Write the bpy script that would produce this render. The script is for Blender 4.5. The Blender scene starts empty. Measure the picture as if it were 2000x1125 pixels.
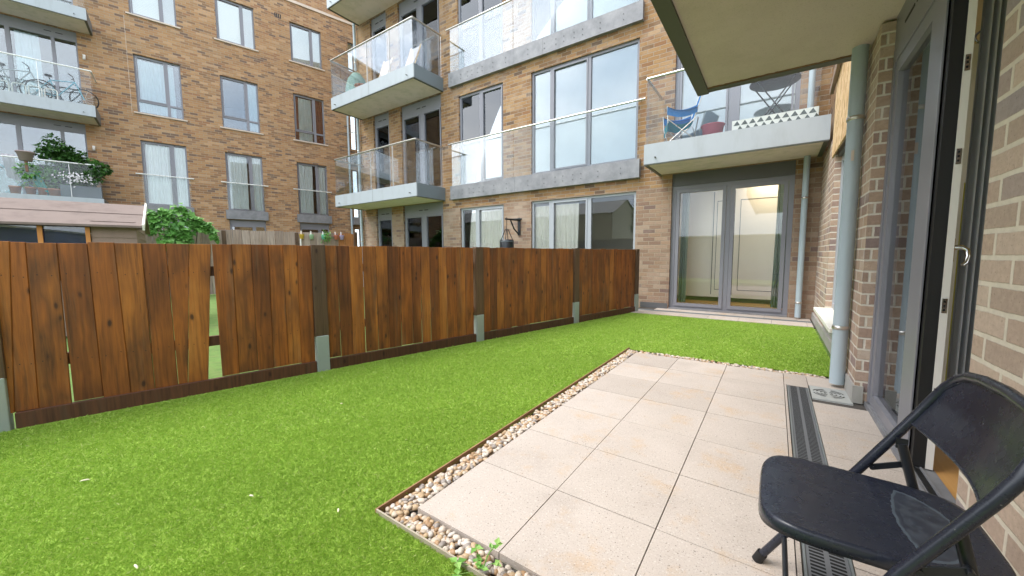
import bpy, math, random
import numpy as np
from mathutils import Vector, Matrix
random.seed(7); np.random.seed(7)
R=math.radians
sc=bpy.context.scene
COL=sc.collection

# ------------------------------------------------------------------ mesh builder
class MB:
    def __init__(s): s.v=[];s.f=[];s.uv=[];s.mi=[];s.r=[];s.sm=[]
    def face(s,pts,uv=None,m=0,r=None,smooth=False):
        b=len(s.v); s.v+= [tuple(p) for p in pts]; s.f.append(tuple(range(b,b+len(pts))))
        if uv is None:
            a=Vector(pts[1])-Vector(pts[0]); c=Vector(pts[-1])-Vector(pts[0]); n=a.cross(c)
            ax=max(range(3),key=lambda i:abs(n[i]))
            if ax==0: uv=[(p[1],p[2]) for p in pts]
            elif ax==1: uv=[(p[0],p[2]) for p in pts]
            else: uv=[(p[0],p[1]) for p in pts]
        s.uv.append(uv); s.mi.append(m); s.r.append(random.random() if r is None else r); s.sm.append(smooth)
    def box(s,x0,x1,y0,y1,z0,z1,m=0,r=None,skip=''):
        if x0>x1:x0,x1=x1,x0
        if y0>y1:y0,y1=y1,y0
        if z0>z1:z0,z1=z1,z0
        if r is None:r=random.random()
        P=lambda a,b,c:(a,b,c)
        F={'x':[P(x0,y0,z0),P(x0,y0,z1),P(x0,y1,z1),P(x0,y1,z0)],'X':[P(x1,y0,z0),P(x1,y1,z0),P(x1,y1,z1),P(x1,y0,z1)],
           'y':[P(x0,y0,z0),P(x1,y0,z0),P(x1,y0,z1),P(x0,y0,z1)],'Y':[P(x0,y1,z0),P(x0,y1,z1),P(x1,y1,z1),P(x1,y1,z0)],
           'z':[P(x0,y0,z0),P(x0,y1,z0),P(x1,y1,z0),P(x1,y0,z0)],'Z':[P(x0,y0,z1),P(x1,y0,z1),P(x1,y1,z1),P(x0,y1,z1)]}
        for k,p in F.items():
            if k not in skip: s.face(p,m=m,r=r)
        return s
    def prism(s,a,b,wd,hd,m=0,r=None,w2=None):
        # bar of rectangular section from a to b ; wd, hd are full half vectors
        a=Vector(a);b=Vector(b);w=Vector(wd);h=Vector(hd); w2=Vector(w2) if w2 else w
        if r is None:r=random.random()
        A=[a-w-h,a+w-h,a+w+h,a-w+h];B=[b-w2-h,b+w2-h,b+w2+h,b-w2+h]
        L=(b-a).length
        for i in range(4):
            j=(i+1)%4
            e=(A[j]-A[i]).length
            s.face([A[i],A[j],B[j],B[i]],[(0,0),(e,0),(e,L),(0,L)],m,r)
        s.face(A[::-1],m=m,r=r);s.face(B,m=m,r=r)
        return s
    def tube(s,pts,rad,n=10,m=0,closed=False,caps=True,smooth=True):
        pts=[Vector(p) for p in pts]; N=len(pts); rr=rad if isinstance(rad,(list,tuple)) else [rad]*N
        rings=[];up=None;r=random.random()
        for i,p in enumerate(pts):
            if closed: t=(pts[(i+1)%N]-pts[i-1]).normalized()
            else: t=(pts[min(i+1,N-1)]-pts[max(i-1,0)]).normalized()
            if up is None:
                up=Vector((0,0,1)) if abs(t.z)<.9 else Vector((1,0,0))
            u=(up-t*up.dot(t)).normalized();w=t.cross(u);up=u
            rings.append([p+(u*math.cos(2*math.pi*k/n)+w*math.sin(2*math.pi*k/n))*rr[i] for k in range(n)])
        b=len(s.v)
        for rg in rings: s.v+=[tuple(q) for q in rg]
        M=N if closed else N-1
        for i in range(M):
            i2=(i+1)%N
            for k in range(n):
                k2=(k+1)%n
                s.f.append((b+i*n+k,b+i*n+k2,b+i2*n+k2,b+i2*n+k)); s.uv.append([(k/n,i),(k2/n,i),(k2/n,i+1),(k/n,i+1)])
                s.mi.append(m);s.r.append(r);s.sm.append(smooth)
        if caps and not closed:
            s.face(rings[0][::-1],m=m,r=r);s.face(rings[-1],m=m,r=r)
        return s
    def lathe(s,prof,c=(0,0,0),n=20,m=0,smooth=True,r=None):
        # prof: list of (radius,z)
        if r is None:r=random.random()
        b=len(s.v);c=Vector(c)
        for (ra,z) in prof:
            for k in range(n): s.v.append((c.x+ra*math.cos(2*math.pi*k/n),c.y+ra*math.sin(2*math.pi*k/n),c.z+z))
        for i in range(len(prof)-1):
            for k in range(n):
                k2=(k+1)%n
                s.f.append((b+i*n+k,b+i*n+k2,b+(i+1)*n+k2,b+(i+1)*n+k)); s.uv.append([(0,0),(1,0),(1,1),(0,1)]);s.mi.append(m);s.r.append(r);s.sm.append(smooth)
        return s
    def grid(s,fn,nu,nv,m=0,smooth=True,r=None):
        # fn(u,v)->point, u,v in 0..1
        if r is None:r=random.random()
        b=len(s.v)
        for i in range(nu+1):
            for j in range(nv+1): s.v.append(tuple(fn(i/nu,j/nv)))
        W=nv+1
        for i in range(nu):
            for j in range(nv):
                s.f.append((b+i*W+j,b+(i+1)*W+j,b+(i+1)*W+j+1,b+i*W+j+1));s.uv.append([(i/nu,j/nv),((i+1)/nu,j/nv),((i+1)/nu,(j+1)/nv),(i/nu,(j+1)/nv)]);s.mi.append(m);s.r.append(r);s.sm.append(smooth)
        return s
    def leaf(s,c,d,up,L,W,m=0,r=None,fold=.15):
        c=Vector(c);d=Vector(d).normalized();up=Vector(up);w=d.cross(up)
        if w.length<1e-4:w=Vector((1,0,0))
        w.normalize();n=w.cross(d)
        if r is None:r=random.random()
        a=c;t=c+d*L-n*L*.15;q1=c+d*L*.35+w*W+n*W*fold;q2=c+d*L*.35-w*W+n*W*fold
        s.face([a,q1,t],[(0,0),(1,0),(1,1)],m,r);s.face([a,t,q2],[(0,0),(1,0),(1,1)],m,r)

def obj(name,mb,mats,parent=None,loc=None,bevel=None):
    me=bpy.data.meshes.new(name)
    me.from_pydata(mb.v,[],mb.f)
    uvl=me.uv_layers.new(name='UVMap')
    flat=[c for f in mb.uv for p in f for c in p]
    uvl.data.foreach_set('uv',flat)
    me.polygons.foreach_set('material_index',mb.mi)
    me.polygons.foreach_set('use_smooth',mb.sm)
    at=me.attributes.new('rnd','FLOAT','FACE'); at.data.foreach_set('value',mb.r)
    if not isinstance(mats,(list,tuple)): mats=[mats]
    for m in mats: me.materials.append(m)
    me.update()
    o=bpy.data.objects.new(name,me);COL.objects.link(o)
    if parent: o.parent=parent
    if loc: o.location=loc
    if bevel:
        wd=o.modifiers.new('weld','WELD');wd.merge_threshold=.0004
        b=o.modifiers.new('bevel','BEVEL');b.width=bevel;b.segments=2;b.limit_method='ANGLE'
    return o
def tag(o,label,cat,group=None):
    o['label']=label;o['category']=cat
    if group:o['group']=group
    return o
def thing(name,label,cat,loc=(0,0,0),rz=0,group=None):
    o=bpy.data.objects.new(name,None);COL.objects.link(o);o.location=loc;o.rotation_euler=(0,0,rz);o.empty_display_size=.2
    return tag(o,label,cat,group)
def struct(o,kind='structure'): o['kind']=kind;return o
def dup(root,loc,rz,label,group=None):
    r=root.copy();COL.objects.link(r);r.location=loc;r.rotation_euler=(0,0,rz);r['label']=label
    if group:r['group']=group
    for ch in list(root.children):
        c=ch.copy();COL.objects.link(c);c.parent=r
        for g in list(ch.children):
            d=g.copy();COL.objects.link(d);d.parent=c
    return r

# ------------------------------------------------------------------ materials
class N:
    def __init__(s,name):
        s.m=bpy.data.materials.new(name);s.m.use_nodes=True;s.nt=s.m.node_tree;s.nt.nodes.clear()
        s.out=s.add('ShaderNodeOutputMaterial');s.p=None
    def add(s,t,**k):
        n=s.nt.nodes.new(t)
        for a,b in k.items(): setattr(n,a,b)
        return n
    def link(s,a,b): s.nt.links.new(a,b)
    def val(s,sock,v):
        if isinstance(v,bpy.types.NodeSocket): s.link(v,sock)
        else: sock.default_value=v
    def math(s,op,a,b=None,c=None,clamp=False):
        n=s.add('ShaderNodeMath',operation=op,use_clamp=clamp);s.val(n.inputs[0],a)
        if b is not None:s.val(n.inputs[1],b)
        if c is not None:s.val(n.inputs[2],c)
        return n.outputs[0]
    def mix(s,f,a,b,mode='MIX'):
        n=s.add('ShaderNodeMix',data_type='RGBA',blend_type=mode);s.val(n.inputs[0],f)
        for i,v in ((6,a),(7,b)):
            if not isinstance(v,bpy.types.NodeSocket) and len(v)==3:v=(*v,1)
            s.val(n.inputs[i],v)
        return n.outputs[2]
    def ramp(s,f,stops,interp='LINEAR'):
        n=s.add('ShaderNodeValToRGB');s.val(n.inputs[0],f);cr=n.color_ramp;cr.interpolation=interp
        while len(cr.elements)<len(stops):cr.elements.new(.5)
        for e,(p,c) in zip(cr.elements,stops): e.position=p;e.color=(*c,1) if len(c)==3 else c
        return n.outputs[0]
    def noise(s,vec,scale,detail=3,rough=.55,out=0):
        n=s.add('ShaderNodeTexNoise');s.val(n.inputs['Scale'],scale);n.inputs['Detail'].default_value=detail;n.inputs['Roughness'].default_value=rough
        if vec is not None:s.link(vec,n.inputs['Vector'])
        return n.outputs[out]
    def obj(s): return s.add('ShaderNodeTexCoord').outputs['Object']
    def uv(s): return s.add('ShaderNodeTexCoord').outputs['UV']
    def geo(s): return s.add('ShaderNodeNewGeometry').outputs['Position']
    def attr(s,n='rnd'): return s.add('ShaderNodeAttribute',attribute_name=n).outputs['Fac']
    def mapv(s,vec,sc=(1,1,1),loc=(0,0,0)):
        n=s.add('ShaderNodeMapping');s.link(vec,n.inputs[0]);s.val(n.inputs['Scale'],sc);s.val(n.inputs['Location'],loc);return n.outputs[0]
    def bump(s,h,strength=.3,dist=.01):
        n=s.add('ShaderNodeBump');n.inputs['Strength'].default_value=strength;n.inputs['Distance'].default_value=dist;s.link(h,n.inputs['Height']);return n.outputs[0]
    def pr(s,col,rough=.6,metal=0,normal=None,**k):
        p=s.add('ShaderNodeBsdfPrincipled');s.p=p
        if not isinstance(col,bpy.types.NodeSocket) and len(col)==3:col=(*col,1)
        s.val(p.inputs['Base Color'],col);s.val(p.inputs['Roughness'],rough);s.val(p.inputs['Metallic'],metal)
        if normal is not None:s.link(normal,p.inputs['Normal'])
        for a,b in k.items(): s.val(p.inputs[a.replace('_',' ')],b)
        s.link(p.outputs[0],s.out.inputs[0]);return s.m

def plain(name,col,rough=.55,metal=0,var=.12,scale=3,bump=.05,bscale=60,dirt=None):
    n=N(name);o=n.obj()
    a=n.noise(o,scale,4)
    c=n.mix(a,[x*(1-var) for x in col],[min(1,x*(1+var)) for x in col])
    if dirt:
        f=n.ramp(n.noise(n.mapv(o,(2,2,.6)),2.2,6,.65),[(.48,(0,0,0)),(.72,(1,1,1))])
        c=n.mix(n.math('MULTIPLY',f,.6),c,dirt)
    b=n.bump(n.noise(o,bscale,3),bump,.004)
    rr=n.math('MULTIPLY_ADD',a,.15,rough-.07)
    return n.pr(c,rr,metal,b)

def brick(name,pal,mortar,bw=.225,rh=.081,mw=.011,pal2=None,zsplit=2.45,stain=None,soft=0):
    n=N(name);uv=n.uv();sx=n.add('ShaderNodeSeparateXYZ');n.link(uv,sx.inputs[0])
    wob=n.noise(n.mapv(uv,(1,1,1)),9,2); u=n.math('ADD',sx.outputs[0],n.math('MULTIPLY_ADD',wob,.006,-.003)); v=n.math('ADD',sx.outputs[1],n.math('MULTIPLY_ADD',wob,-.008,.004))
    row=n.math('FLOOR',n.math('DIVIDE',v,rh))
    half=n.math('MULTIPLY',n.math('MODULO',n.math('ABSOLUTE',row),2),.5)
    uu=n.math('ADD',n.math('DIVIDE',u,bw),half);cu=n.math('FLOOR',uu)
    cb=n.add('ShaderNodeCombineXYZ');n.link(cu,cb.inputs[0]);n.link(row,cb.inputs[1])
    wn=n.add('ShaderNodeTexWhiteNoise',noise_dimensions='3D');n.link(cb.outputs[0],wn.inputs[0])
    k=len(pal)
    col=n.ramp(wn.outputs[0],[(i/k,c) for i,c in enumerate(pal)],'CONSTANT')
    if pal2:
        col2=n.ramp(wn.outputs[0],[(i/len(pal2),c) for i,c in enumerate(pal2)],'CONSTANT')
        zf=n.math('GREATER_THAN',sx.outputs[1],zsplit)
        col=n.mix(zf,col2,col)
    # within brick mottling
    mot=n.noise(uv,38,5,.65)
    col=n.mix(.55,col,n.mix(mot,(.25,.22,.2),(.8,.78,.75)),'OVERLAY')
    col=n.mix(n.math('MULTIPLY',n.ramp(n.noise(uv,90,2),[(.62,(0,0,0)),(.7,(1,1,1))]),.35),col,(.05,.04,.035))
    if stain is not None:
        sf=n.ramp(n.noise(n.mapv(uv,(1.2,1.6,1)),1.3,5,.6),[(.5,(0,0,0)),(.72,(1,1,1))])
        col=n.mix(n.math('MULTIPLY',sf,.4),col,stain)
    fu=n.math('ABSOLUTE',n.math('SUBTRACT',n.math('FRACT',uu),.5)); fv=n.math('ABSOLUTE',n.math('SUBTRACT',n.math('FRACT',n.math('DIVIDE',v,rh)),.5))
    du=n.math('MULTIPLY',n.math('SUBTRACT',.5,fu),bw);dv=n.math('MULTIPLY',n.math('SUBTRACT',.5,fv),rh)
    d=n.math('MINIMUM',du,dv)
    d=n.math('ADD',d,n.math('MULTIPLY_ADD',n.noise(uv,120,2),.004,-.002))
    mask=n.add('ShaderNodeMapRange',interpolation_type='SMOOTHSTEP');n.link(d,mask.inputs[0]);mask.inputs[1].default_value=mw*.5-.002;mask.inputs[2].default_value=mw*.5+.0025+soft
    mcol=n.mix(n.noise(uv,25,4),[x*.78 for x in mortar],[min(1,x*1.1) for x in mortar])
    c=n.mix(mask.outputs[0],mcol,col)
    hgt=n.math('ADD',mask.outputs[0],n.math('MULTIPLY',mot,.35))
    return n.pr(c,.88,0,n.bump(hgt,.6,.006))

YEL=[(c[0]*.60+.054,c[1]*.57+.035,c[2]*.58+.020) for c in [(.40,.235,.09),(.34,.19,.07),(.46,.29,.125),(.22,.125,.055),(.38,.22,.09),(.50,.33,.16),(.30,.15,.06),(.42,.25,.10),(.36,.21,.085),(.27,.15,.065),(.13,.085,.06),(.42,.26,.11)]]
BUF=[(.45,.31,.22),(.38,.25,.17),(.50,.36,.26),(.30,.19,.14),(.44,.29,.19),(.22,.15,.14),(.42,.30,.22),(.35,.23,.16),(.48,.33,.22),(.52,.40,.30),(.33,.22,.15),(.40,.27,.18)]
BUF=[(a*.5+.07,b*.5+.046,c*.5+.034) for a,b,c in BUF]
M={}
M['brick_a']=brick('stock_brick_golden',[(a*1.25,b*1.24,c*1.36) for a,b,c in YEL],(.36,.285,.20),pal2=None,stain=(.27,.20,.135),rh=.085,bw=.25,soft=.002)
M['brick_b']=brick('stock_brick_yellow',YEL,(.33,.265,.20),pal2=BUF,rh=.081,bw=.24,stain=(.52,.42,.34))
M['brick_c']=brick('buff_brick_near',[(.49,.385,.305),(.44,.34,.27),(.53,.425,.34),(.41,.32,.255),(.37,.30,.265),(.32,.275,.265),(.51,.405,.325),(.45,.345,.265)],(.70,.63,.51),bw=.29,rh=.0985,mw=.019,stain=(.42,.35,.28))
M['brick_pier']=brick('buff_brick_pier',[(a*1.3+.03,b*1.33+.035,c*1.35+.04) for a,b,c in BUF],(.66,.60,.51),bw=.225,rh=.081,mw=.013,stain=(.66,.61,.54))
M['frame']=plain('grey_aluminium',(.215,.215,.245),.42,0,.06,bump=.02)
M['frame_light']=plain('light_grey_aluminium',(.36,.38,.41),.36,0,.06,bump=.02)
M['panel_dark']=plain('dark_grey_panel',(.10,.10,.105),.5,0,.08,bump=.02)
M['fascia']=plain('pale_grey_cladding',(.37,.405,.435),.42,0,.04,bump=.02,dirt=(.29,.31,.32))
M['fascia_shaded']=plain('shaded_cladding_side',(.15,.18,.20),.45,0,.05,bump=.02)  # balcony side faces: their shade is painted in as a darker cladding grey
M['trim']=plain('grey_green_trim',(.085,.088,.072),.5,0,.1,bump=.03)
M['soffit']=plain('soffit_board',(.74,.62,.575),.85,0,.06,scale=2,bump=.25,bscale=180,dirt=(.5,.44,.35))
def speckle_soffit():
    n=N('speckled_soffit');o=n.obj()
    c=n.mix(n.noise(o,2,5),(.56,.465,.43),(.67,.57,.53))
    sp=n.ramp(n.noise(o,130,2,.7),[(.60,(0,0,0)),(.68,(1,1,1))])
    c=n.mix(n.math('MULTIPLY',sp,.45),c,(.25,.21,.16))
    st=n.ramp(n.noise(o,1.1,6,.7),[(.5,(0,0,0)),(.75,(1,1,1))])
    c=n.mix(n.math('MULTIPLY',st,.35),c,(.36,.30,.23))
    return n.pr(c,.9,0,n.bump(n.noise(o,160,3),.35,.003))
M['soffit_near']=speckle_soffit()
def concrete_panel():
    n=N('galvanised_panel');o=n.obj()
    c=n.ramp(n.noise(o,3.5,7,.68),[(.3,(.165,.17,.18)),(.5,(.225,.225,.24)),(.7,(.29,.29,.30))])
    return n.pr(c,.6,.15,n.bump(n.noise(o,25,4),.08,.004))
M['conc']=concrete_panel()
M['rail']=plain('brushed_steel',(.62,.60,.57),.28,.9,.08,bump=.01)
M['white_rail']=plain('white_metal',(.75,.75,.73),.35,.2,.04,bump=.01)
M['pipe']=plain('pale_blue_pipe',(.39,.465,.515),.42,0,.05,scale=1.5,bump=.02,dirt=(.33,.41,.44))
M['black']=plain('black_rubber',(.008,.008,.009),.55,0,.2)
M['black_metal']=plain('black_painted_steel',(.012,.014,.018),.32,0,.2,bump=.03,bscale=200)
M['steel']=plain('polished_steel',(.6,.6,.6),.18,1,.05)
M['brass']=plain('brass_plate',(.45,.26,.08),.3,1,.1)
M['white']=plain('white_paint',(.74,.71,.67),.5,0,.04)
M['coping']=plain('pale_stone_coping',(.60,.50,.42),.8,0,.08,dirt=(.45,.37,.3))
M['sill']=plain('white_stone_sill',(.78,.75,.68),.7,0,.06,dirt=(.6,.57,.5))
M['render']=plain('grey_render',(.36,.345,.33),.9,0,.12,bump=.2,dirt=(.25,.26,.2))
M['inner']=plain('interior_wall_paint',(.55,.50,.42),.8,0,.03)
M['cream']=plain('cream_ceiling',(.78,.68,.48),.8,0,.03)
M['wardrobe']=plain('pale_wardrobe_door',(.84,.79,.70),.5,0,.02)
M['seam']=plain('dark_seam',(.05,.05,.05),.6)
M['terracotta']=plain('terracotta',(.50,.20,.11),.75,0,.15)
M['greypot']=plain('grey_planter',(.12,.14,.16),.6,0,.1)
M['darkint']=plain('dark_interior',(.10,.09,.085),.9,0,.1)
def cloth(name,col,tr=.3,freq=None):
    n=N(name);o=n.obj()
    c=n.mix(n.noise(o,4,3),[x*.9 for x in col],[min(1,x*1.06) for x in col])
    a=n.add('ShaderNodeBsdfDiffuse');n.link(c,a.inputs[0]);b=n.add('ShaderNodeBsdfTranslucent');n.link(c,b.inputs[0])
    wv=n.noise(n.mapv(o,(300,300,300)),1,2);bp=n.bump(wv,.15,.002);n.link(bp,a.inputs[1])
    m=n.add('ShaderNodeMixShader');m.inputs[0].default_value=tr;n.link(a.outputs[0],m.inputs[1]);n.link(b.outputs[0],m.inputs[2]);n.link(m.outputs[0],n.out.inputs[0]);return n.m
M['net']=cloth('net_curtain',(.80,.86,.86),.15);M['cream_curtain']=cloth('cream_curtain',(.93,.89,.80),.08);M['blind']=cloth('white_blind',(.70,.73,.75))
M['green_curtain']=cloth('grey_green_curtain',(.26,.32,.28),.15);M['red_curtain']=cloth('dark_red_curtain',(.22,.045,.03),.1)
M['grey_curtain']=cloth('charcoal_curtain',(.40,.42,.45),.1);M['olive']=cloth('olive_curtain',(.42,.38,.10),.1)
M['white_cloth']=cloth('white_cloth',(.75,.70,.74));M['teal_cloth']=cloth('teal_cloth',(.08,.45,.38));M['sage']=cloth('sage_cloth',(.30,.42,.36),.1)
M['blue_cloth']=cloth('blue_fabric',(.02,.16,.42),.1);M['teal_fab']=cloth('teal_fabric',(.02,.26,.34),.1);M['navy']=cloth('navy_tarpaulin',(.014,.028,.09),.05)
def slat():
    n=N('venetian_blind');o=n.obj();sx=n.add('ShaderNodeSeparateXYZ');n.link(o,sx.inputs[0])
    f=n.math('FRACT',n.math('DIVIDE',sx.outputs[2],.055))
    c=n.ramp(f,[(0,(.55,.57,.56)),(.12,(.75,.77,.75)),(.85,(.82,.84,.82)),(1,(.6,.62,.6))])
    return n.pr(c,.6,0,n.bump(f,.5,.01))
M['slat']=slat()
def glass(name,tint,lo,hi,rough=.0):
    n=N(name);fr=n.add('ShaderNodeFresnel');fr.inputs[0].default_value=1.52
    f=n.add('ShaderNodeMapRange');n.link(fr.outputs[0],f.inputs[0]);f.inputs[1].default_value=.04;f.inputs[2].default_value=1;f.inputs[3].default_value=lo;f.inputs[4].default_value=hi
    t=n.add('ShaderNodeBsdfTransparent');t.inputs[0].default_value=(*tint,1);g=n.add('ShaderNodeBsdfGlossy');g.inputs['Roughness'].default_value=rough;g.inputs[0].default_value=(.95,.97,1,1)
    m=n.add('ShaderNodeMixShader');n.link(f.outputs[0],m.inputs[0]);n.link(t.outputs[0],m.inputs[1]);n.link(g.outputs[0],m.inputs[2]);n.link(m.outputs[0],n.out.inputs[0]);return n.m
M['glass']=glass('window_glass',(.92,.95,.95),.12,1);M['glass_clear']=glass('clear_window_glass',(.99,1,1),.05,1)
M['bal_glass']=glass('balustrade_glass',(.965,.98,.978),.018,.34)
M['sky_glass']=glass('reflective_window_glass',(.80,.86,.88),.13,1)
def fence_wood(name,stops,grey,knots=True,gs=.35):
    n=N(name);uv=n.uv();r=n.attr()
    cb=n.add('ShaderNodeCombineXYZ');n.link(n.math('MULTIPLY',r,37.),cb.inputs[0]);n.link(n.math('MULTIPLY',r,91.),cb.inputs[1])
    ad=n.add('ShaderNodeVectorMath',operation='ADD');n.link(uv,ad.inputs[0]);n.link(cb.outputs[0],ad.inputs[1]);p=ad.outputs[0]
    dist=n.noise(n.mapv(p,(6,1.6,1)),1,3)
    p2=n.add('ShaderNodeVectorMath',operation='MULTIPLY_ADD');n.link(n.noise(n.mapv(p,(8,3,1)),1,2,out=1),p2.inputs[0]);p2.inputs[1].default_value=(.03,.0,0);n.link(p,p2.inputs[2])
    grain=n.noise(n.mapv(p2.outputs[0],(55,1.8,1)),1,5,.6)
    base=n.ramp(n.math('ADD',n.math('MULTIPLY_ADD',r,.66,.10),n.math('MULTIPLY_ADD',dist,.9,-.38)),stops)
    c=n.mix(.75,base,n.ramp(grain,[(.25,(.16,.13,.11)),(.5,(.5,.48,.46)),(.78,(.78,.74,.68))]),'OVERLAY')
    c=n.mix(n.math('MULTIPLY',n.ramp(n.noise(n.mapv(p,(14,1.1,1)),1,4,.6),[(.56,(0,0,0)),(.75,(1,1,1))]),gs),c,grey)
    # dark weather streaks running along the board
    c=n.mix(n.math('MULTIPLY',n.ramp(n.noise(n.mapv(p,(30,1.3,1),(5,3,0)),1,5,.7),[(.58,(0,0,0)),(.72,(1,1,1))]),.6),c,(.02,.008,.003))
    h=grain
    if knots:
        vo=n.add('ShaderNodeTexVoronoi');n.link(n.mapv(p2.outputs[0],(13,5.5,1)),vo.inputs['Vector']);vo.inputs['Scale'].default_value=1;vo.inputs['Randomness'].default_value=1
        k=n.ramp(vo.outputs['Distance'],[(0,(1,1,1)),(.10,(.85,.85,.85)),(.16,(.25,.25,.25)),(.24,(0,0,0))])
        sel=n.math('GREATER_THAN',n.add('ShaderNodeSeparateColor').outputs[0],.5)
        sc_=n.nt.nodes[-1]
        sep=[x for x in n.nt.nodes if x.bl_idname=='ShaderNodeSeparateColor'][-1];n.link(vo.outputs['Color'],sep.inputs[0])
        kk=n.math('MULTIPLY',k,sel)
        c=n.mix(n.math('MULTIPLY',kk,.93),c,(.022,.006,.003))
    # saw marks
    saw=n.math('SINE',n.math('MULTIPLY',n.add('ShaderNodeSeparateXYZ').outputs[1],520.))
    sp=[x for x in n.nt.nodes if x.bl_idname=='ShaderNodeSeparateXYZ'][-1];n.link(p,sp.inputs[0])
    h=n.math('ADD',h,n.math('MULTIPLY',saw,.06))
    return n.pr(c,.62,0,n.bump(h,.35,.004))
M['fence']=fence_wood('stained_fence_board',[(.0,(.070,.022,.005)),(.3,(.18,.054,.009)),(.5,(.30,.092,.013)),(.65,(.15,.050,.011)),(.85,(.35,.118,.018)),(1,(.42,.165,.034))],(.16,.125,.08),gs=.4)
M['fence_dark']=fence_wood('dark_fence_rail',[(.0,(.055,.020,.010)),(1,(.12,.045,.02))],(.09,.07,.05))
M['post_wood']=fence_wood('weathered_post',[(.0,(.075,.045,.026)),(1,(.13,.065,.03))],(.12,.10,.08))
M['fence_far']=fence_wood('grey_fence_board',[(.0,(.23,.17,.14)),(.5,(.32,.25,.21)),(1,(.40,.33,.29))],(.36,.33,.31),False)
M['fence_far_orange']=fence_wood('orange_fence_board',[(.0,(.40,.16,.05)),(1,(.50,.22,.08))],(.35,.24,.15),False)
M['shed_wood']=plain('shed_cladding',(.28,.20,.16),.8,0,.12,dirt=(.2,.15,.12))
M['shed_roof']=plain('shed_roof_felt',(.19,.145,.125),.95,0,.12,bump=.3,bscale=220,dirt=(.11,.08,.07))
M['orange_wood']=plain('orange_trim_wood',(.55,.22,.05),.6)
M['spur']=plain('concrete_spur',(.31,.35,.315),.9,0,.1,bump=.15,dirt=(.36,.32,.27))
def osb():
    n=N('chipboard');uv=n.uv();vo=n.add('ShaderNodeTexVoronoi');n.link(n.mapv(uv,(28,11,1)),vo.inputs['Vector']);vo.inputs['Scale'].default_value=1
    s=n.add('ShaderNodeSeparateColor');n.link(vo.outputs['Color'],s.inputs[0])
    c=n.ramp(s.outputs[0],[(0,(.42,.24,.10)),(.3,(.60,.38,.18)),(.6,(.70,.48,.26)),(1,(.78,.58,.35))])
    return n.pr(n.mix(.3,c,n.noise(uv,60,3,out=1),'SOFT_LIGHT'),.8,0,n.bump(vo.outputs['Distance'],.2,.003))
M['osb']=osb()
def floor_wood():
    n=N('oak_floor');uv=n.uv();s=n.add('ShaderNodeSeparateXYZ');n.link(uv,s.inputs[0])
    k=n.math('FLOOR',n.math('DIVIDE',s.outputs[0],.12));w=n.add('ShaderNodeTexWhiteNoise',noise_dimensions='1D');n.link(k,w.inputs['W'])
    g=n.noise(n.mapv(uv,(40,3,1)),1,4)
    c=n.mix(w.outputs[0],(.50,.25,.075),(.62,.34,.12));c=n.mix(.35,c,n.ramp(g,[(.2,(.3,.3,.3)),(.8,(.7,.7,.7))]),'OVERLAY')
    return n.pr(c,.3)
M['floor_wood']=floor_wood()
def slabs():
    n=N('textured_concrete_slab');o=n.geo();r=n.attr()
    c=n.mix(n.noise(o,2.6,5,.6),(.41,.35,.303),(.555,.482,.428))
    c=n.mix(n.math('MULTIPLY',n.math('SUBTRACT',r,.45,clamp=True),.95),c,(.33,.28,.24))
    c=n.mix(n.math('MULTIPLY',n.ramp(n.noise(o,3.1,6,.72),[(.53,(0,0,0)),(.72,(1,1,1))]),.6),c,(.50,.315,.15))
    c=n.mix(n.math('MULTIPLY',n.ramp(n.noise(n.mapv(o,(1,1,1),(4,7,0)),1.7,5,.65),[(.55,(0,0,0)),(.75,(1,1,1))]),.4),c,(.31,.26,.225))
    c=n.mix(n.math('MULTIPLY',n.ramp(n.noise(o,170,2,.5),[(.60,(0,0,0)),(.66,(1,1,1))]),.55),c,(.20,.17,.15))
    c=n.mix(n.math('MULTIPLY',n.ramp(n.noise(n.mapv(o,(1,1,1),(9,2,0)),110,2,.5),[(.60,(0,0,0)),(.68,(1,1,1))]),.6),c,(.62,.58,.53))
    v=n.add('ShaderNodeTexVoronoi');n.link(o,v.inputs['Vector']);v.inputs['Scale'].default_value=62
    sp=n.add('ShaderNodeSeparateColor');n.link(v.outputs['Color'],sp.inputs[0])
    f=n.math('MULTIPLY',n.math('LESS_THAN',v.outputs['Distance'],.17),n.math('GREATER_THAN',sp.outputs[0],.72))
    c=n.mix(n.math('MULTIPLY',f,.7),c,(.13,.11,.10))
    return n.pr(c,.85,0,n.bump(n.noise(o,140,4,.6),.3,.003))
M['slab']=slabs()
M['joint']=plain('dark_joint',(.075,.066,.058),.95)
def turf_base():
    n=N('turf_base');o=n.geo()
    c=n.ramp(n.noise(o,60,5,.7),[(.3,(.16,.27,.025)),(.5,(.24,.37,.045)),(.7,(.32,.46,.07))])
    c=n.mix(.5,c,n.ramp(n.noise(o,1.4,3),[(.3,(.4,.4,.4)),(.7,(.62,.62,.55))]),'OVERLAY')
    return n.pr(c,.9,0,n.bump(n.noise(o,150,4),.6,.01))
M['turf']=turf_base()
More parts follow.
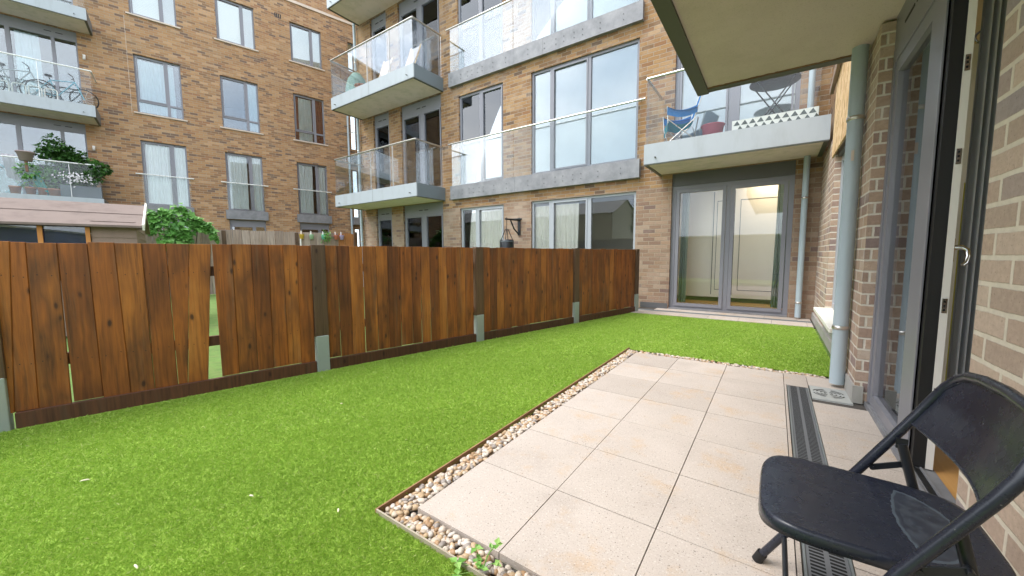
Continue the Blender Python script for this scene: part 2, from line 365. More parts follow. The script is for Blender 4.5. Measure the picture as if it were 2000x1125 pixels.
def blades():
    n=N('turf_blade');o=n.geo();r=n.attr()
    c=n.ramp(r,[(0,(.22,.37,.045)),(.35,(.31,.48,.07)),(.7,(.39,.55,.095)),(.95,(.48,.62,.14)),(1,(.60,.63,.28))])
    c=n.mix(.4,c,n.ramp(n.noise(n.mapv(o,(1,.5,1)),1.5,4),[(.3,(.40,.42,.38)),(.7,(.60,.60,.56))]),'OVERLAY')
    a=n.add('ShaderNodeBsdfPrincipled');n.link(c,a.inputs['Base Color']);a.inputs['Roughness'].default_value=.55;a.inputs['Specular IOR Level'].default_value=.25
    b=n.add('ShaderNodeBsdfTranslucent');n.link(c,b.inputs[0]);m=n.add('ShaderNodeMixShader');m.inputs[0].default_value=.3
    n.link(a.outputs[0],m.inputs[1]);n.link(b.outputs[0],m.inputs[2]);n.link(m.outputs[0],n.out.inputs[0]);return n.m
M['blade']=blades()
def leafm(name,a,b,c_):
    n=N(name);r=n.attr();c=n.ramp(r,[(0,a),(.5,b),(1,c_)])
    p=n.add('ShaderNodeBsdfPrincipled');n.link(c,p.inputs['Base Color']);p.inputs['Roughness'].default_value=.45
    t=n.add('ShaderNodeBsdfTranslucent');n.link(c,t.inputs[0]);m=n.add('ShaderNodeMixShader');m.inputs[0].default_value=.25
    n.link(p.outputs[0],m.inputs[1]);n.link(t.outputs[0],m.inputs[2]);n.link(m.outputs[0],n.out.inputs[0]);return n.m
M['leaf']=leafm('dark_leaf',(.02,.065,.012),(.045,.13,.022),(.10,.24,.05));M['ivy']=leafm('bright_leaf',(.06,.19,.03),(.13,.33,.06),(.24,.48,.13))
M['weed']=leafm('weed_leaf',(.12,.30,.05),(.22,.45,.08),(.35,.55,.16));M['flower']=plain('white_petal',(.8,.78,.8),.6)
def pebble():
    n=N('river_pebble');r=n.attr();o=n.geo()
    c=n.ramp(r,[(0,(.48,.40,.31)),(.14,(.34,.21,.11)),(.28,(.54,.47,.40)),(.42,(.42,.30,.18)),(.55,(.27,.235,.21)),(.66,(.56,.51,.46)),(.8,(.45,.32,.20)),(.9,(.50,.42,.35))],'CONSTANT')
    c=n.mix(.45,c,n.ramp(n.noise(o,70,4),[(.3,(.3,.28,.27)),(.7,(.75,.72,.7))]),'OVERLAY')
    return n.pr(c,.55,0,n.bump(n.noise(o,120,3),.1,.002))
M['pebble']=pebble()
M['edging']=plain('weathered_edging',(.42,.36,.28),.6,.1,.15,dirt=(.24,.15,.08))
M['rust']=plain('brown_edging',(.30,.17,.085),.75,.1,.2,dirt=(.14,.07,.035))
M['grate']=plain('black_grate',(.13,.135,.145),.5,0,.15);M['slot']=plain('grate_slot',(.004,.004,.004),.9);M['grate_frame']=plain('galvanised_frame',(.30,.33,.34),.4,.6,.1)
M['gully']=plain('pale_gully_cover',(.38,.39,.38),.6,0,.1,dirt=(.4,.4,.36))
M['ground']=plain('neighbour_grass',(.11,.19,.04),.95,0,.5,scale=9,bump=.6,bscale=60,dirt=(.20,.21,.07))
M['paving_far']=plain('concrete_path',(.42,.38,.34),.9,0,.15,dirt=(.3,.27,.23))
M['block']=plain('grey_block_wall',(.38,.38,.37),.9,0,.12,bump=.3,bscale=30,dirt=(.28,.28,.25))
def clad(name,col,rib):
    n=N(name);uv=n.uv();s=n.add('ShaderNodeSeparateXYZ');n.link(uv,s.inputs[0]);w=n.math('SINE',n.math('MULTIPLY',s.outputs[0],rib))
    c=n.mix(n.noise(uv,1.2,5),[x*.8 for x in col],col);c=n.mix(n.math('MULTIPLY_ADD',w,.15,.15),c,[x*.6 for x in col]);return n.pr(c,.6,0,n.bump(w,.5,.03))
M['clad']=clad('beige_profiled_cladding',(.72,.66,.50),30);M['clad_roof']=clad('grey_corrugated_roof',(.40,.40,.38),25)
M['bark']=plain('bark',(.08,.06,.045),.9,0,.3,bump=.4,bscale=40)
M['zig_w']=plain('white_pattern',(.75,.75,.72),.7);M['zig_b']=plain('black_pattern',(.06,.075,.07),.7)
M['pink']=plain('raspberry_plastic',(.42,.09,.13),.45);M['tabletop']=plain('dark_table_top',(.035,.035,.04),.45)
M['whiteish']=plain('pale_husk',(.78,.70,.52),.7)
def chairm(name,worn=False):
    n=N(name);o=n.obj();sx=n.add('ShaderNodeSeparateXYZ');n.link(o,sx.inputs[0])
    c=n.mix(n.noise(o,12,4),(.013,.015,.025),(.024,.028,.044))
    rough=n.math('MULTIPLY_ADD',n.noise(o,30,4),.22,.16)
    nb=n.noise(o,400,2)
    if worn:
        wob=n.math('MULTIPLY_ADD',n.noise(o,40,5),.012,-.006)
        dx=n.math('ADD',n.math('SUBTRACT',sx.outputs[0],.287),wob);dy=n.math('SUBTRACT',sx.outputs[1],1.262)
        ex=n.math('DIVIDE',dx,.100);ey=n.math('DIVIDE',dy,.150)
        d=n.math('ADD',n.math('SQRT',n.math('ADD',n.math('MULTIPLY',ex,ex),n.math('MULTIPLY',ey,ey))),n.math('MULTIPLY',wob,4.))
        dx=n.math('ADD',dx,n.math('MULTIPLY_ADD',n.math('MULTIPLY',ey,ey),-.026,.014));inside=n.math('MULTIPLY',n.math('LESS_THAN',d,1.),n.math('GREATER_THAN',dx,0.))
        rim=n.math('MULTIPLY',inside,n.math('MAXIMUM',n.math('GREATER_THAN',d,.94),n.math('LESS_THAN',dx,.006)))
        w=n.math('MULTIPLY',inside,n.ramp(n.noise(o,45,6,.7),[(.42,(.25,.25,.25)),(.62,(1,1,1))]))
        c=n.mix(n.math('MULTIPLY',w,.5),c,(.07,.085,.105));c=n.mix(n.math('MULTIPLY',rim,.5),c,(.11,.14,.17));rough=n.math('ADD',rough,n.math('MULTIPLY',w,.25))
    f=n.ramp(n.noise(n.mapv(o,(1,1,1),(3,1,0)),95,2,.4),[(.765,(0,0,0)),(.785,(1,1,1))]);c=n.mix(n.math('MULTIPLY',f,.4),c,(.3,.32,.3))
    return n.pr(c,rough,0,n.bump(nb,.08,.001))
M['chair']=chairm('black_vinyl_paint');M['seat']=chairm('worn_black_seat',True)

# ------------------------------------------------------------------ facade kit (local frame: +x out of the wall, +y along, z up)
def wall_mesh(mb,s0,s1,z0,z1,ops,thick=.14,n0=0,m=0,back=True):
    ys=sorted({s0,s1,*[a for o in ops for a in (o[0],o[1]) if s0<a<s1]});zs=sorted({z0,z1,*[a for o in ops for a in (o[2],o[3]) if z0<a<z1]})
    for i in range(len(ys)-1):
        for j in range(len(zs)-1):
            a,b,c,d=ys[i],ys[i+1],zs[j],zs[j+1];cy,cz=(a+b)/2,(c+d)/2
            if any(o[0]<cy<o[1] and o[2]<cz<o[3] for o in ops):continue
            mb.face([(n0,a,c),(n0,b,c),(n0,b,d),(n0,a,d)],m=m)
            if back: mb.face([(n0-thick,a,c),(n0-thick,a,d),(n0-thick,b,d),(n0-thick,b,c)],m=m)
    for (a,b,c,d) in ops:
        a=max(a,s0);b=min(b,s1)
        mb.face([(n0,a,c),(n0,a,d),(n0-thick,a,d),(n0-thick,a,c)],m=m);mb.face([(n0,b,c),(n0-thick,b,c),(n0-thick,b,d),(n0,b,d)],m=m)
        mb.face([(n0,a,d),(n0,b,d),(n0-thick,b,d),(n0-thick,a,d)],m=m);mb.face([(n0,a,c),(n0-thick,a,c),(n0-thick,b,c),(n0,b,c)],m=m)
    return mb
def bars(mb,s0,s1,z0,z1,n,dep,w,m=0,muls=(),trans=()):
    # frame bars; outer rectangle then mullions (s,width) and transoms (s0,s1,z,width)
    mb.box(n-dep,n,s0,s0+w,z0,z1,m);mb.box(n-dep,n,s1-w,s1,z0,z1,m)
    mb.box(n-dep,n,s0+w,s1-w,z1-w,z1,m);mb.box(n-dep,n,s0+w,s1-w,z0,z0+w,m)
    for (s,ww) in muls: mb.box(n-dep-.001,n+.004,s-ww/2,s+ww/2,z0+w,z1-w,m)
    for (a,b,z,ww) in trans: mb.box(n-dep-.001,n+.002,a,b,z-ww/2,z+ww/2,m)
def sash(mb,s0,s1,z0,z1,n,w=.035,m=0): bars(mb,s0,s1,z0,z1,n,.05,w,m)
def curtain(s0,s1,z0,z1,n,amp=.03,wl=.11,mb=None,m=0,seed=0):
    mb=mb or MB();k=max(8,int((s1-s0)/wl*8));rs=random.Random(seed+int(s0*100))
    ph=rs.random()*6;
    def fn(u,v):
        s=s0+(s1-s0)*u;w=s/wl*2*math.pi
        return (n+amp*(math.sin(w+ph)+.5*math.sin(w*.43+2*ph))*(1-.25*v),s+.012*math.sin(w*.5+v*3),z0+(z1-z0)*v)
    return mb.grid(fn,k,4,m)
def pane(s0,s1,z0,z1,n,t=.008): return MB().box(n-t,n,s0,s1,z0,z1)
def window(par,s0,s1,z0,z1,n=-.09,mul=(),trans=(),glassm='glass',cur=None,sill=None,w=.05,fm='frame',extra=None,label=None):
    f=MB();bars(f,s0,s1,z0,z1,n,.06,w,0,mul,trans)
    for e in (extra or []): sash(f,*e,n+.018)
    wo=obj('window',f,M[fm],par)
    obj('glass_pane',pane(s0+w*.6,s1-w*.6,z0+w*.6,z1-w*.6,n-.03),M[glassm],wo)
    if cur:
        for (nm,kind,a,b,c,d) in cur:
            if kind in('slat','blind'): obj(nm,MB().box(n-.065,n-.06,a,b,c,d),M[kind],wo)
            else: obj(nm,curtain(a,b,c,d,n-.075,amp=.018,seed=int(a*7+c)),M[kind],wo)
    if sill:
        obj('window_sill',MB().box(n,.05,s0-.1,s1+.1,z0-.05,z0-.003),M[sill],wo)
    return wo
def balcony(par,s0,s1,z0,depth,top=3.04-2.68,joints=(),glass_h=1.14,ends='both',n0=0,soffit='soffit',rail='rail',spouts=(),gj=()):
    z1=z0+top
    b=MB();b.box(depth-.03,depth,s0,s1,z0+.018,z1,0)
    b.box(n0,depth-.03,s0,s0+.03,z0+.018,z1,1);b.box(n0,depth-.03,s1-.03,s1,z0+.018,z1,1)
    b.box(depth-.035,depth-.004,s0+.004,s1-.004,z0,z0+.018,2);b.box(n0,depth-.035,s0+.002,s0+.06,z0,z0+.018,2);b.box(n0,depth-.035,s1-.06,s1-.002,z0,z0+.018,2)
    for j in joints: b.box(depth,depth+.0015,j-.004,j+.004,z0+.02,z1,2)
    for j in spouts: b.tube([(depth,j,z0+.12),(depth+.05,j,z0+.11)],.012,8,2)
    o=obj('balcony',b,[M['fascia'],M['fascia_shaded'],M['trim']],par)
    obj('soffit',MB().box(n0,depth-.035,s0+.06,s1-.06,z0+.012,z0+.05),M[soffit],o)
    obj('floor',MB().box(n0,depth-.035,s0+.03,s1-.03,z1-.08,z1-.03),M['conc'],o)
    g=MB();xs=[s0+.03,*gj,s1-.03]
    for i in range(len(xs)-1): g.box(depth-.025,depth-.013,xs[i]+.006,xs[i+1]-.006,z1-.02,z1+glass_h-.02)
    if ends in('both','l'): g.box(n0+.05,depth-.03,s0+.02,s0+.03,z1-.02,z1+glass_h-.02)
    if ends in('both','r'): g.box(n0+.05,depth-.03,s1-.03,s1-.02,z1-.02,z1+glass_h-.02)
    obj('balustrade_glass',g,M['bal_glass'],o)
    r=MB();zz=z1+glass_h;pts=[(depth-.019,s0+.025,zz),(depth-.019,s1-.025,zz)]
    if ends in('both','l'): pts=[(n0+.03,s0+.025,zz)]+pts
    if ends in('both','r'): pts=pts+[(n0+.03,s1-.025,zz)]
    for a,c in zip(pts,pts[1:]): r.tube([a,c],.022,10)
    for j in gj: r.box(depth-.03,depth-.01,j-.006,j+.006,z1-.01,zz-.02)
    obj('handrail',r,M[rail],o)
    return o
def juliet(par,s0,s1,z0=2.68,top=.37,n=.1,bolts=(),joints=(),gj=(),rs0=None,rs1=None,rail='rail',gh=1.16):
    b=MB();xs=[s0,*joints,s1]
    for i in range(len(xs)-1): b.box(.0,n,xs[i]+(.002 if i else 0),xs[i+1]-.002,z0,z0+top,0)
    for s in bolts:
        for z in (z0+.12,z0+.23): b.tube([(n,s,z),(n+.008,s,z)],.011,8,1,smooth=False)
    o=obj('balcony',b,[M['conc'],M['panel_dark']],par)
    g=MB();xs=[s0+.05,*gj,s1-.05]
    for i in range(len(xs)-1): g.box(n-.04,n-.028,xs[i]+.008,xs[i+1]-.008,z0+top-.01,z0+top+gh)
    obj('balustrade_glass',g,M['bal_glass'],o)
    r=MB();zz=z0+top+gh+.01;r.tube([(n-.034,rs0 if rs0 is not None else s0,zz),(n-.034,rs1 if rs1 is not None else s1,zz)],.02,10)
    r.tube([(0,s0+.02,zz),(n-.034,s0+.02,zz)],.012,8);r.tube([(0,s1-.02,zz),(n-.034,s1-.02,zz)],.012,8)
    obj('handrail',r,M[rail],o);return o
def drainpipe(par,x,y,z0,z1,r,br,side,wall,name='drainpipe'):
    d=MB();d.tube([(x,y,z0),(x,y,z1)],r,28,caps=True)
    o=obj(name,d,M['pipe'],par)
    for z in br:
        b=MB();b.lathe([(r+.001,-.016),(r+.006,-.014),(r+.006,.014),(r+.001,.016)],(x,y,z),28)
        a=Vector((x,y,z));w=Vector(wall)
        e=Vector((w.x if abs(w.x)<900 else x, w.y if abs(w.y)<900 else y, z))
        dr=(e-a).normalized();b.tube([a+dr*r,e],.011,8)
        obj('bracket',b,M['rail'],o)
    return o

# ------------------------------------------------------------------ ground, lawn, paving
g=MB();g.face([(-80,-80,-.03),(80,-80,-.03),(80,80,-.03),(-80,80,-.03)]);struct(obj('ground',g,M['ground']))
fx=lambda y:-4.03+.2496*y
g=MB()
g.face([(fx(-3),-3,-.012),(3,-3,-.012),(3,.93,-.012),(-1.36,.93,-.012),(fx(.93),.93,-.012)])
g.face([(fx(.93),.93,-.012),(-1.36,.93,-.012),(-1.345,4.38,-.012),(fx(4.38),4.38,-.012)])
g.face([(fx(4.38),4.38,-.012),(-1.345,4.38,-.012),(.53,4.38,-.012),(.53,7.16,-.012),(fx(7.16),7.16,-.012)])
struct(obj('lawn',g,M['turf']))
def turf():
    rng=np.random.default_rng(3)
    def inside(x,y):
        l=x>fx(y)+.045
        a=(y<.935)&(x<3)&(y>-1.2); b=(y>=.935)&(y<4.385)&(x<-1.366); c=(y>=4.385)&(y<7.17)&(x<.52)
        return l&(a|b|c)
    P=[];
    for (r0,r1,dens,wid,hgt) in ((0,1.7,60000,.0016,.0135),(1.7,2.7,40000,.0020,.0140),(2.7,4.2,26000,.0027,.0145),(4.2,9.2,13000,.0042,.016)):
        nn=int(dens*(4.8 if r1<3 else 5.6)*(8.5 if r1>4.2 else r1+1.2))
        x=rng.uniform(-4.4 if r1<5 else -4,.6,nn);y=rng.uniform(-.6,min(7.2,r1),nn)
        d=np.hypot(x,y);ok=(d>=r0)&(d<r1)&inside(x,y)
        # only what the garden view can see: in front of the camera's side planes plus a margin
        fwd=-.5706*x+.8212*y;sd=.8212*x+.5706*y
        ok&=(fwd>-.1)&(np.abs(sd)<2.1*(fwd+.55))
        x,y=x[ok],y[ok];k=len(x);P.append((x,y,np.full(k,wid)*rng.uniform(.7,1.3,k),np.full(k,hgt)*rng.uniform(.6,1.25,k)))
    x,y,w,h=[np.concatenate([p[i] for p in P]) for i in range(4)];k=len(x)
    az=rng.uniform(0,6.283,k);ln=np.abs(rng.normal(0,.75,k))+.25
    la=rng.uniform(0,6.283,k)*.9+.5*np.sin(x*3.1+y*1.7)
    dx=np.cos(la)*ln*h;dy=np.sin(la)*ln*h
    v=np.zeros((k,4,3));cx,cy=np.cos(az)*w/2,np.sin(az)*w/2
    v[:,0]=np.stack([x-cx,y-cy,np.full(k,-.012)],1);v[:,1]=np.stack([x+cx,y+cy,np.full(k,-.012)],1)
    v[:,2]=np.stack([x+dx*.45+cx*.9,y+dy*.45+cy*.9,-.012+h*.72],1)
    v[:,3]=np.stack([x+dx,y+dy,-.012+h],1)
    me=bpy.data.meshes.new('artificial_grass');me.vertices.add(k*4);me.vertices.foreach_set('co',v.reshape(-1))
    me.loops.add(k*6);idx=np.arange(k)[:,None]*4+np.array([0,1,2,0,2,3])[None];me.loops.foreach_set('vertex_index',idx.reshape(-1).astype(np.int32))
    me.polygons.add(k*2);me.polygons.foreach_set('loop_start',np.arange(k*2,dtype=np.int32)*3)
    at=me.attributes.new('rnd','FLOAT','FACE');at.data.foreach_set('value',np.repeat(rng.random(k),2).astype(np.float32))
    me.materials.append(M['blade']);me.update(calc_edges=True)
    o=bpy.data.objects.new('artificial_grass',me);COL.objects.link(o);struct(o,'stuff')
    tag(o,'bright green artificial turf covering the garden between fence and patio','grass')
turf()
# patio slabs
pv=MB()
xs=[-1.238,-.792,-.344,.112];ys=[1.045+.4565*i for i in range(-4,8)]
gp=.0022
def slab(x0,x1,y0,y1,z=0,th=.045): pv.box(x0+gp,x1-gp,y0+gp,y1-gp,z-th,z+random.uniform(-.0008,.0008),0)
YT=4.262
for i in range(3):
    for j in range(4,len(ys)):
        y0=ys[j];y1=min(ys[j]+.4565,YT)
        if y1-y0>.05: slab(xs[i],xs[i+1],y0,y1)
slab(.112,.278,3.875,YT);slab(.278,.53,3.96,YT)
for j in range(-3,10):
    y0=1.045+.4565*j+.2;y1=y0+.4565
    if y1>3.6:y1=3.6
    if y0<3.5:slab(.278,.597 if y0>2.2 else .667,y0,y1)
slab(.112+.0,.13,.2,3.872)
struct(obj('patio',pv,M['slab']))
jb=MB();jb.box(-1.236,.60,1.05,4.26,-.05,-.009);struct(obj('patio_base',jb,M['joint']))
# strip by the french door
pv=MB()
for x0 in np.arange(-2.3,.52,.46): slab(x0,min(x0+.46,.53),7.2,7.62)
for x0 in np.arange(-1.95,.52,.46): slab(x0,min(x0+.46,.53),7.76,8.07)
struct(obj('doorstep_paving',pv,M['slab']))
jb=MB();jb.box(-2.29,.55,7.205,8.06,-.05,-.009);struct(obj('doorstep_base',jb,M['joint']))
# gravel bed
gb=MB();gb.box(-1.362,-1.238,.93,4.37,-.06,-.028);gb.box(-1.238,2.0,.93,1.045,-.06,-.028);gb.box(-1.238,.45,4.262,4.38,-.06,-.028);struct(obj('gravel_bed',gb,M['joint']))
def pebbles():
    mb=MB();ico=[];
    # low icosphere
    import bmesh
    bm=bmesh.new();bmesh.ops.create_icosphere(bm,subdivisions=2,radius=1);V=[v.co.copy() for v in bm.verts];F=[[v.index for v in f.verts] for f in bm.faces];bm.free()
    rs=random.Random(5)
    def put(x,y,z,s):
        a,b,c=s*rs.uniform(.9,1.35),s*rs.uniform(.7,1.),s*rs.uniform(.5,.75);rot=Matrix.Rotation(rs.uniform(0,6.28),3,'Z')@Matrix.Rotation(rs.uniform(-.5,.5),3,'X')
        k1,k2=Vector((rs.uniform(-1,1),rs.uniform(-1,1),rs.uniform(-1,1))),rs.uniform(.1,.28)
        base=len(mb.v);r=rs.random()
        for v in V:
            q=v*(1+k2*math.sin(2.2*v.dot(k1)+k1.x*3));q=rot@Vector((q.x*a,q.y*b,q.z*c));mb.v.append((x+q.x,y+q.y,z+q.z))
        for f in F: mb.f.append(tuple(base+i for i in f));mb.uv.append([(0,0)]*3);mb.mi.append(0);mb.r.append(r);mb.sm.append(True)
    def strip(x0,x1,y0,y1,dens,s0,s1,layers):
        for L in range(layers):
            nn=int((x1-x0)*(y1-y0)*dens)
            for _ in range(nn): put(rs.uniform(x0+.012,x1-.012),rs.uniform(y0+.008,y1-.008),-.022+L*.012+rs.uniform(-.003,.004),rs.uniform(s0,s1))
    strip(-1.358,-1.242,.945,4.33,2300,.0095,.0175,2)
    strip(-1.242,-.35,.942,1.038,2500,.0095,.0170,2)
    strip(-1.242,.44,4.268,4.365,1500,.010,.017,2)
    o=obj('gravel',mb,M['pebble']);struct(o,'stuff');tag(o,'rounded cream and brown pebbles in the narrow border around the patio','gravel')
pebbles()
e=MB();e.box(-1.368,-1.360,.925,4.385,-.05,.012,1);e.box(-1.360,2.0,.925,.932,-.05,.012,0)
tag(obj('metal_edging',e,[M['edging'],M['rust']]),'thin weathered edging strip between turf and pebble border of the patio','edging')
# channel drain
def channel(name,x0,x1,y0,y1,label):
    t=thing(name,label,'drain',((x0+x1)/2,y0,0));hw=(x1-x0)/2;L=y1-y0
    f=MB();f.box(-hw,-hw+.008,0,L,-.04,.002);f.box(hw-.008,hw,0,L,-.04,.002);obj('frame',f,M['grate_frame'],t)
    gmb=MB();gmb.box(-hw+.009,hw-.009,0,L,-.03,-.003,0)
    y=.012;k=0
    while y<L-.012:
        for sgn in (-1,1):
            xa,xb=(.008,hw-.02) if sgn>0 else (-hw+.02,-.008)
            o=.006 if sgn>0 else 0
            if int(y*2)%1==0: gmb.box(xa,xb,y+o,y+o+.0095,-.0029,-.0022,1,skip='z')
        y+=.019
    obj('grate',gmb,[M['grate'],M['slot']],t);return t
channel('channel_drain',.134,.276,.9,3.872,'long black slotted drain grate running along the patio under the chair')
t=thing('channel_drain','thin dark drain slot running along the french door step','drain',(-2.25,7.62,0))
f=MB();f.box(0,2.78,.004,.136,-.03,-.004,0);f.box(0,2.78,.06,.075,-.004,-.001,1);f.box(0,2.78,0,.008,-.04,.003,1);f.box(0,2.78,.128,.136,-.04,.003,1);obj('grate',f,[M['grate'],M['grate_frame']],t)
# round gully cover
t=thing('gully_cover','pale square gully cover with round slotted pattern under the big downpipe','drain cover',(.395,3.79,0),0)
c=MB();c.box(-.11,.125,-.175,.16,-.03,.003,0);obj('cover_plate',c,M['gully'],t,)
c=MB()
for ra in (.03,.055,.08,.1):
    for a0 in range(4):
        pts=[]
        for k in range(7):
            a=a0*math.pi/2+.25+k*(math.pi/2-.5)/6;pts.append((ra*math.cos(a),ra*math.sin(a)))
        for k in range(6):
            (xa,ya),(xb,yb)=pts[k],pts[k+1];q=(ra-.008)/ra
            c.face([(xa,ya,.0045),(xb,yb,.0045),(xb*q,yb*q,.0045),(xa*q,ya*q,.0045)])
obj('slot',c,M['slot'],t)
# husks on the lawn
for (x,y,L,rz,lb) in ((-2.72,.25,.035,1.2,'slim dry husk lying on the turf near the fence, the longest one'),(-1.91,.66,.022,.4,'small dry husk on the turf in front of the patio corner'),(-1.49,.83,.024,-.6,'dry husk on the turf just before the edging corner'),(-1.80,.26,.028,.1,'pale chip on the turf at the front of the lawn'),(-2.58,1.5,.018,.9,'tiny pale speck of husk on the middle of the lawn')):
    m=MB();m.tube([(-L/2,0,0),(-L/4,0,.002),(L/4,.001,.002),(L/2,0,0)],[.0012,.0035,.004,.001],8)
    o=obj('dry_husk',m,M['whiteish'],None,(x,y,.012));o.rotation_euler=(0,.1,rz);tag(o,lb,'husk','dry husks fallen on the turf')

# ------------------------------------------------------------------ near fence (local: +x towards the patio, +y along)
AL=-math.atan2(.2422,.9703)
def frame_loc(D): return (D*.9703,-D*.2422,0)
fn=thing('wooden_fence','stained orange-brown close board fence with concrete spurs beside the lawn','fence',frame_loc(-3.91),AL)
tops=[-.812,-.749,-.618,-.481,-.351,-.212,-.078,.059,.195,.328,.463,.589,.699,.813,.935]
bots=[-.873,-.771,-.620,-.476,-.336,-.206,-.066,-.018,.117,.204,.323,.46,.575,.696,.815,.935]
def board(mb,t0,t1,b0,b1,z0,z1,n,r,m=0,c=.0035,nails=False):
    th=.011
    O=[(n-.0045,b0,z0),(n-.0045,b1,z0),(n-.0045,t1,z1),(n-.0045,t0,z1)]
    A=[(n,b0+c,z0+.001),(n,b1-c,z0+.001),(n,t1-c,z1-.001),(n,t0+c,z1-.001)];B=[(n-th-.004,p[1],p[2]) for p in O]
    U=lambda L:[(p[1],p[2]) for p in L]
    mb.face(A,U(A),m,r);mb.face(B[::-1],U(B[::-1]),m,r)
    for i in range(4):
        j=(i+1)%4
        for P,Q in ((O,A),(B,O)): f=[P[i],P[j],Q[j],Q[i]];mb.face(f,U(f),m,r)
    if nails:
        for z in (.40,.98):
            f=(z-z0)/(z1-z0);y0=b0+(t0-b0)*f;y1=b1+(t1-b1)*f
            for q in (.24,.76):
                cy=y0+(y1-y0)*q+random.uniform(-.006,.006);cz=z+random.uniform(-.012,.012)
                mb.face([(n+.0012,cy+.0034*math.cos(a*1.047),cz+.0034*math.sin(a*1.047)) for a in range(6)],m=1)
def bay(s0,s1,spec=None,rs=random.Random(1)):
    mb=MB()
    if spec:
        for (t0,t1,b0,b1) in spec:
            k=spec.index((t0,t1,b0,b1));board(mb,t0+.0004,t1-.0004,b0+.0004,b1-.0004,.093+rs.uniform(-.004,.006),1.2+rs.uniform(-.006,.004),-.018+rs.uniform(-.003,.003),((k*.382)+rs.uniform(-.1,.1))%1,nails=True)
    else:
        s=s0
        while s<s1-.03:
            w=rs.uniform(.112,.142);e=min(s+w,s1);gpx=rs.choice([.0005]*8+[.002,.005]);k=rs.uniform(-.004,.004)
            board(mb,s+.0004,e-gpx,s+.0004,e-gpx+(0 if gpx<.001 else -.003),.094+rs.uniform(-.004,.008),1.2+rs.uniform(-.006,.004),-.018+rs.uniform(-.003,.003),rs.random(),nails=True);s=e
    o=obj('fence_panel',mb,[M['fence'],M['black']],fn)
    r=MB()
    for z in (.40,.98): r.box(-.09,-.05,s0,s1,z-.04,z+.04)
    obj('rail',r,M['fence_dark'],o)
    return o
T=[-.935]+tops; B=[-.93,-.873,-.771,-.620,-.476,-.336,-.206,-.066,-.018,.117]
spec=[(-.95,-.812,-.96,-.873),(-.812,-.749,-.873,-.771),(-.749,-.618,-.771,-.627),(-.6185,-.481,-.617,-.476),(-.481,-.351,-.476,-.336),(-.351,-.212,-.336,-.206),(-.212,-.078,-.206,-.072),(-.077,.059,-.071,-.014),(.059,.193,-.0135,.114),(.199,.328,.206,.323),(.328,.463,.323,.46),(.463,.589,.46,.575),(.589,.699,.575,.696),(.699,.813,.696,.801),(.813,.93,.801,.92)]
spec=[(a,b,c,d) for (a,b,c,d) in spec]
bay(-.9,.93,spec)
bay(1.045,2.81);bay(2.93,4.75);bay(4.885,6.60);bay(-2.75,-.97)
for (s,w) in ((-.935,.1),(.985,.12),(2.868,.12),(4.816,.12),(6.655,.1),(-2.8,.1)):
    p=MB();p.box(-.06,.012,s-w/2,s+w/2,.33,1.205,0,skip='z');obj('post',p,M['post_wood'],fn,bevel=.004)
    p=MB();p.box(-.065,.018,s-w/2+.004,s+w/2-.004,-.1,.335,0);obj('concrete_spur',p,M['spur'],fn,bevel=.006)
for (a,b) in ((-2.7,-.99),(-.87,.925),(1.045,2.805),(2.93,4.75),(4.885,6.6)):
    p=MB();p.box(-.035,.004,a,b,-.06,.092);obj('gravel_board',p,M['fence_dark'],fn,bevel=.003)

# ------------------------------------------------------------------ left apartment building
DA=-20.05
A=thing('apartment_building','golden brick apartment block with three floors of grey windows beyond the fences','building',frame_loc(DA),AL)
cols=((-.86,.44),(1.66,2.97),(4.32,5.62));ops=[]
for (a,b) in cols: ops+=[(a,b,.3,2.66),(a,b,3.05,5.45),(a,b,6.45,8.53),(a,b,9.92,11.62)]
ops+=[(6.83,7.12,.3,2.5),(6.83,7.12,3.05,5.45),(6.83,7.12,6.45,8.53),(6.83,7.12,10.25,11.62)]
ops+=[(-7,-2.22,0,2.6),(-7,-2.22,3.05,5.72),(-7,-2.22,6.1,8.77),(-7,-2.22,9.15,11.8)]
wm=MB();wall_mesh(wm,-12,7.15,-.1,12.45,ops);obj('wall',wm,M['brick_a'],A)
wm=MB()   # link wall at the inner corner, then a taller storey behind
obj('coping',MB().box(-.25,.05,-12,7.15,12.45,12.56),M['coping'],A)
obj('storey',MB().box(-1.6,-.4,1.5,12,11.9,16.5),M['brick_a'],A)
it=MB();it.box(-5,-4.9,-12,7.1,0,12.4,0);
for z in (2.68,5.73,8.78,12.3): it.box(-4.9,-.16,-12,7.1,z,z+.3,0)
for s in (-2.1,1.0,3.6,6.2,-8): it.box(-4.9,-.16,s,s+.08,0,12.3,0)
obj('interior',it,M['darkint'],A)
vr=random.Random(2)
